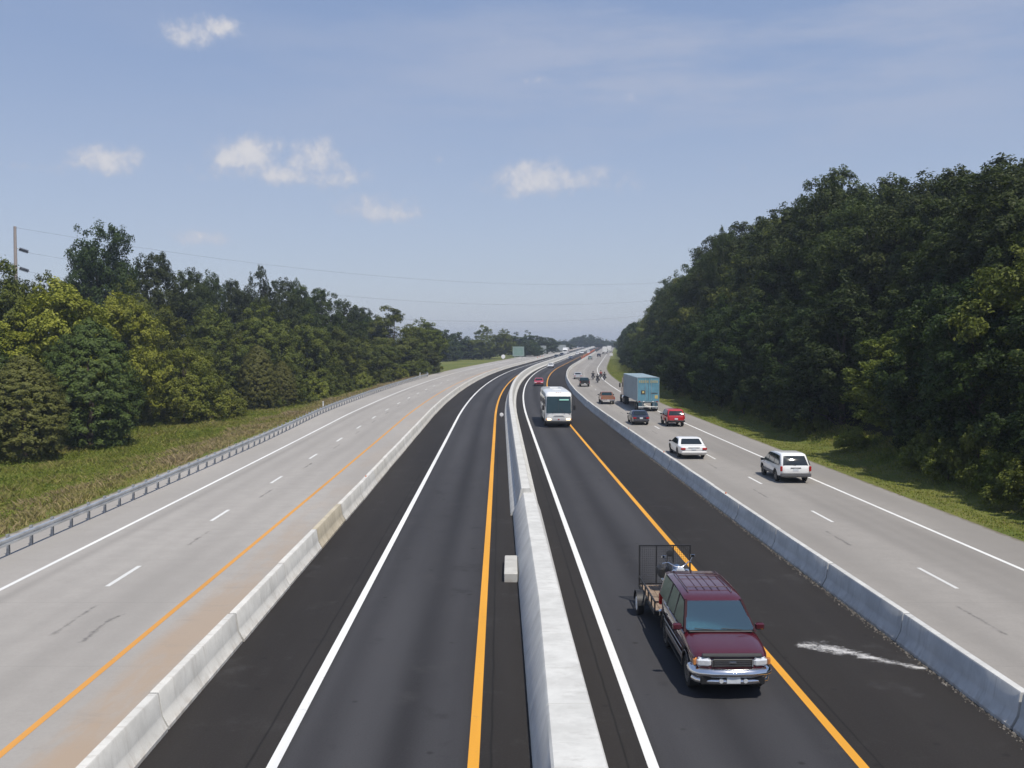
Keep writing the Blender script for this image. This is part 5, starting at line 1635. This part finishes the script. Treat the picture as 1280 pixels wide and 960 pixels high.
blades('grass', 'tall rough grass and weeds between the guardrail and the trees', 70000, (-44, -20.7, 30, 240), weeds, .05, GM, 3, 4)
def mown(o, y, rg):
    n2 = mnoise.noise((o * .8, y * .35, 3))
    if o < 21.9 + .28 * n2: return 0, 0
    return .10 + .10 * max(0, n2) + .18 * sst(o, 25, 28), .38 + .22 * n2 + .1 * mnoise.noise((o * .2, y * .08, 1))
blades('grass', 'short mown grass along the verge at the foot of the tall wood', 36000, (21.6, 29, 28, 420), mown, .05, GM, 4, 4)
# broad-leaved weeds
def herb(name, label, n, area, seed):
    rg = np.random.default_rng(seed); P = []; Nn = []; T = []
    for _ in range(n):
        y = area[2] + (area[3] - area[2]) * rg.random() ** 1.4; o = rg.uniform(area[0], area[1])
        nz = mnoise.noise((o * .25, y * .15, 4))
        if nz < -.05 and rg.random() < .8: continue
        x, z = xo(o, y), terr(o, y); s = rg.uniform(.25, .6) * (1 + max(0, nz)); k = int(rg.integers(16, 40)); tt = rg.uniform(.0, .55)
        d = rg.normal(0, 1, (k, 3)); d[:, 2] = np.abs(d[:, 2]); d /= np.linalg.norm(d, axis=1)[:, None]
        P.append(np.array([x, y, z]) + d * s * rg.uniform(.5, 1, (k, 1)) * [1, 1, 1.1]); Nn.append(d + [0, 0, .5]); T.append(np.full(k, tt))
    global NP
    NP = rg
    V = leaf_quads(np.concatenate(P), np.concatenate(Nn), .105)
    me = mesh_quads(name, V, np.concatenate(T) + rg.uniform(-.1, .1, len(V)), GM)
    tag(link(bpy.data.objects.new(name, me)), label, 'undergrowth', kind='stuff')
herb('undergrowth', 'broad leaved weeds growing in clumps in front of the cedars', 5200, (-43, -22.5, 32, 190), 9)
herb('undergrowth', 'leafy weeds on the bank under the tall wood', 1500, (25.5, 31, 34, 180), 10)
# ------------------------------------------------------------------ sun, sky, air, camera
SUN_EL, SUN_AZ = math.radians(63), math.radians(36)      # azimuth: from straight behind the camera towards the right
sd = Vector((math.sin(SUN_AZ) * math.cos(SUN_EL), -math.cos(SUN_AZ) * math.cos(SUN_EL), math.sin(SUN_EL)))
sl = bpy.data.lights.new('sun', 'SUN'); sl.energy = 4.2; sl.angle = math.radians(.5); sl.color = (1.0, .94, .84)
so = bpy.data.objects.new('sun', sl); COL.objects.link(so); so.location = (60, -60, 120)
so.rotation_euler = (-sd).to_track_quat('-Z', 'Y').to_euler()

w = bpy.data.worlds.new('World'); scene.world = w; w.use_nodes = True
t = NT(w); bg = t.n['Background']
sky = t.node('ShaderNodeTexSky', sky_type='NISHITA'); sky.sun_disc = False
sky.sun_elevation = SUN_EL; sky.sun_rotation = math.atan2(sd.x, sd.y)
sky.altitude = 200; sky.air_density = 1.0; sky.dust_density = .8; sky.ozone_density = 3.0
tc = t.node('ShaderNodeTexCoord')
sx = t.node('ShaderNodeSeparateXYZ'); t.l.new(tc.outputs['Generated'], sx.inputs[0])
az = t.math('ARCTAN2', sx.outputs['X'], sx.outputs['Y']); el = t.math('ARCSINE', sx.outputs['Z'])
# cloud cells: direction (deg), half size (deg), density -- a few small cumulus and thin veils
def px2ang(x, y):
    d = Vector(ray(x, y)).normalized(); return math.atan2(d.x, d.y), math.asin(d.z)
cells = [(20, 330, 60, 14, .3), (255, 300, 70, 16, .45), (640, 215, 40, 14, .5), (760, 222, 40, 16, .55), (180, 168, 60, 14, .35), (770, 122, 40, 12, .35), (650, 100, 60, 12, .4),(235, 42, 42, 24, 1.0), (275, 36, 36, 22, .9), (305, 196, 48, 28, 1.1), (385, 202, 62, 30, 1.0), (350, 216, 110, 28, .8), (135, 203, 55, 24, .75), (40, 208, 60, 16, .5), (568, 197, 30, 16, .5), (690, 228, 95, 26, .95), (470, 264, 75, 22, .75),
         (520, 285, 40, 14, .3), (920, 214, 34, 18, .5), (560, 262, 30, 12, .3), (-150, 150, 90, 40, .8), (1500, 180, 120, 40, .7)]
nz = t.noise(26, 7, .62, tc.outputs['Generated']); nzb = t.noise(70, 5, .6, tc.outputs['Generated'])
body = None
for x, y, rx, ry, den in cells:
    a0, e0 = px2ang(x, y)
    # flat-bottomed puffs: the lower half falls off faster
    da = t.math('DIVIDE', t.math('SUBTRACT', az, a0), rx / FPX)
    dv = t.math('SUBTRACT', el, e0)
    up = t.math('DIVIDE', dv, ry / FPX); dn = t.math('DIVIDE', dv, ry * .75 / FPX)
    de = t.math('MAXIMUM', up, t.math('MULTIPLY', dn, -1))
    rr = t.math('ADD', t.math('MULTIPLY', da, da), t.math('MULTIPLY', de, de))
    g = t.math('MULTIPLY', t.math('EXPONENT', t.math('MULTIPLY', rr, -1.1)), den)
    body = g if body is None else t.math('MAXIMUM', body, g)
edge = t.math('ADD', body, t.math('MULTIPLY_ADD', nz, 2.0, -1.05))
edge = t.math('ADD', edge, t.math('MULTIPLY_ADD', nzb, .9, -.45))
cum = t.math('MULTIPLY', t.step(edge, .22, .95), t.step(body, .06, .40), clamp=True)
# thin high veils
mp = t.node('ShaderNodeMapping'); mp.inputs['Scale'].default_value = (2.2, 2.2, 11); mp.inputs['Rotation'].default_value = (0, .22, 0); t.l.new(tc.outputs['Generated'], mp.inputs[0])
vn = t.noise(1.6, 6, .6, mp.outputs[0])
a0, e0 = px2ang(960, 70)
veil = t.math('EXPONENT', t.math('MULTIPLY', t.math('ADD', t.math('POWER', t.math('DIVIDE', t.math('SUBTRACT', az, a0), .40), 2), t.math('POWER', t.math('DIVIDE', t.math('SUBTRACT', el, e0), .075), 2)), -1))
veil = t.math('MULTIPLY', t.math('MULTIPLY_ADD', veil, 1.0, .10), t.step(vn, .34, .66))
cov = t.math('ADD', t.math('MULTIPLY', cum, .80), t.math('MULTIPLY', veil, .62), clamp=True)
tint = t.node('ShaderNodeMix', data_type='RGBA', blend_type='MULTIPLY'); tint.inputs['Factor'].default_value = 1
t.l.new(sky.outputs[0], tint.inputs[6]); tint.inputs[7].default_value = (1.05, .96, 1.0, 1)
SKY_TINT = tint.inputs[7]
shade = t.mix(t.step(edge, .2, 1.3), (3.5, 3.8, 4.7), (5.4, 5.3, 5.4))
# milky summer air: the blue is paler and nearly even, a touch greyer towards the skyline
milk = t.mix(t.step(el, .0, .42), (3.45, 3.90, 4.70), (1.90, 2.65, 4.25))
base = t.mix(.68, tint.outputs[2], milk)
t.l.new(t.mix(cov, base, shade), bg.inputs['Color'])
bg.inputs['Strength'].default_value = .125

hb = MB(); hb.box((0, 1400, 21), (3800, 3100, 52))
HZ, ht, _b = new_mat('haze_air')
ht.n.remove(_b)
pv = ht.node('ShaderNodeVolumePrincipled'); pv.inputs['Color'].default_value = (.74, .84, 1.0, 1); pv.inputs['Density'].default_value = .00034; pv.inputs['Anisotropy'].default_value = .2
ht.l.new(pv.outputs[0], ht.n['Material Output'].inputs['Volume'])
tag(hb.build('haze', HZ), 'pale summer haze lying over the whole road', 'haze', kind='stuff')

cd = bpy.data.cameras.new('camera'); cam = bpy.data.objects.new('camera', cd); COL.objects.link(cam)
cam.location = (0, 0, CAM_H); cam.rotation_euler = (PI / 2 - PITCH, 0, 0)
cd.sensor_fit = 'HORIZONTAL'; cd.sensor_width = 36; cd.lens = 36 * FPX / 1280
cd.clip_start = .5; cd.clip_end = 6000
scene.camera = cam
scene.render.resolution_x, scene.render.resolution_y = 1024, 768
scene.view_settings.view_transform = 'Standard'; scene.view_settings.look = 'None'
scene.view_settings.gamma = 1; scene.view_settings.use_curve_mapping = False; scene.view_settings.exposure = 0.1
cy = scene.cycles
cy.use_denoising = True
try: cy.denoiser = 'OPENIMAGEDENOISE'
except Exception: pass
cy.max_bounces = 8; cy.diffuse_bounces = 3; cy.glossy_bounces = 3; cy.transparent_max_bounces = 12; cy.volume_bounces = 0; cy.transmission_bounces = 4
cy.use_adaptive_sampling = True; cy.adaptive_threshold = .015
cy.sample_clamp_indirect = 8
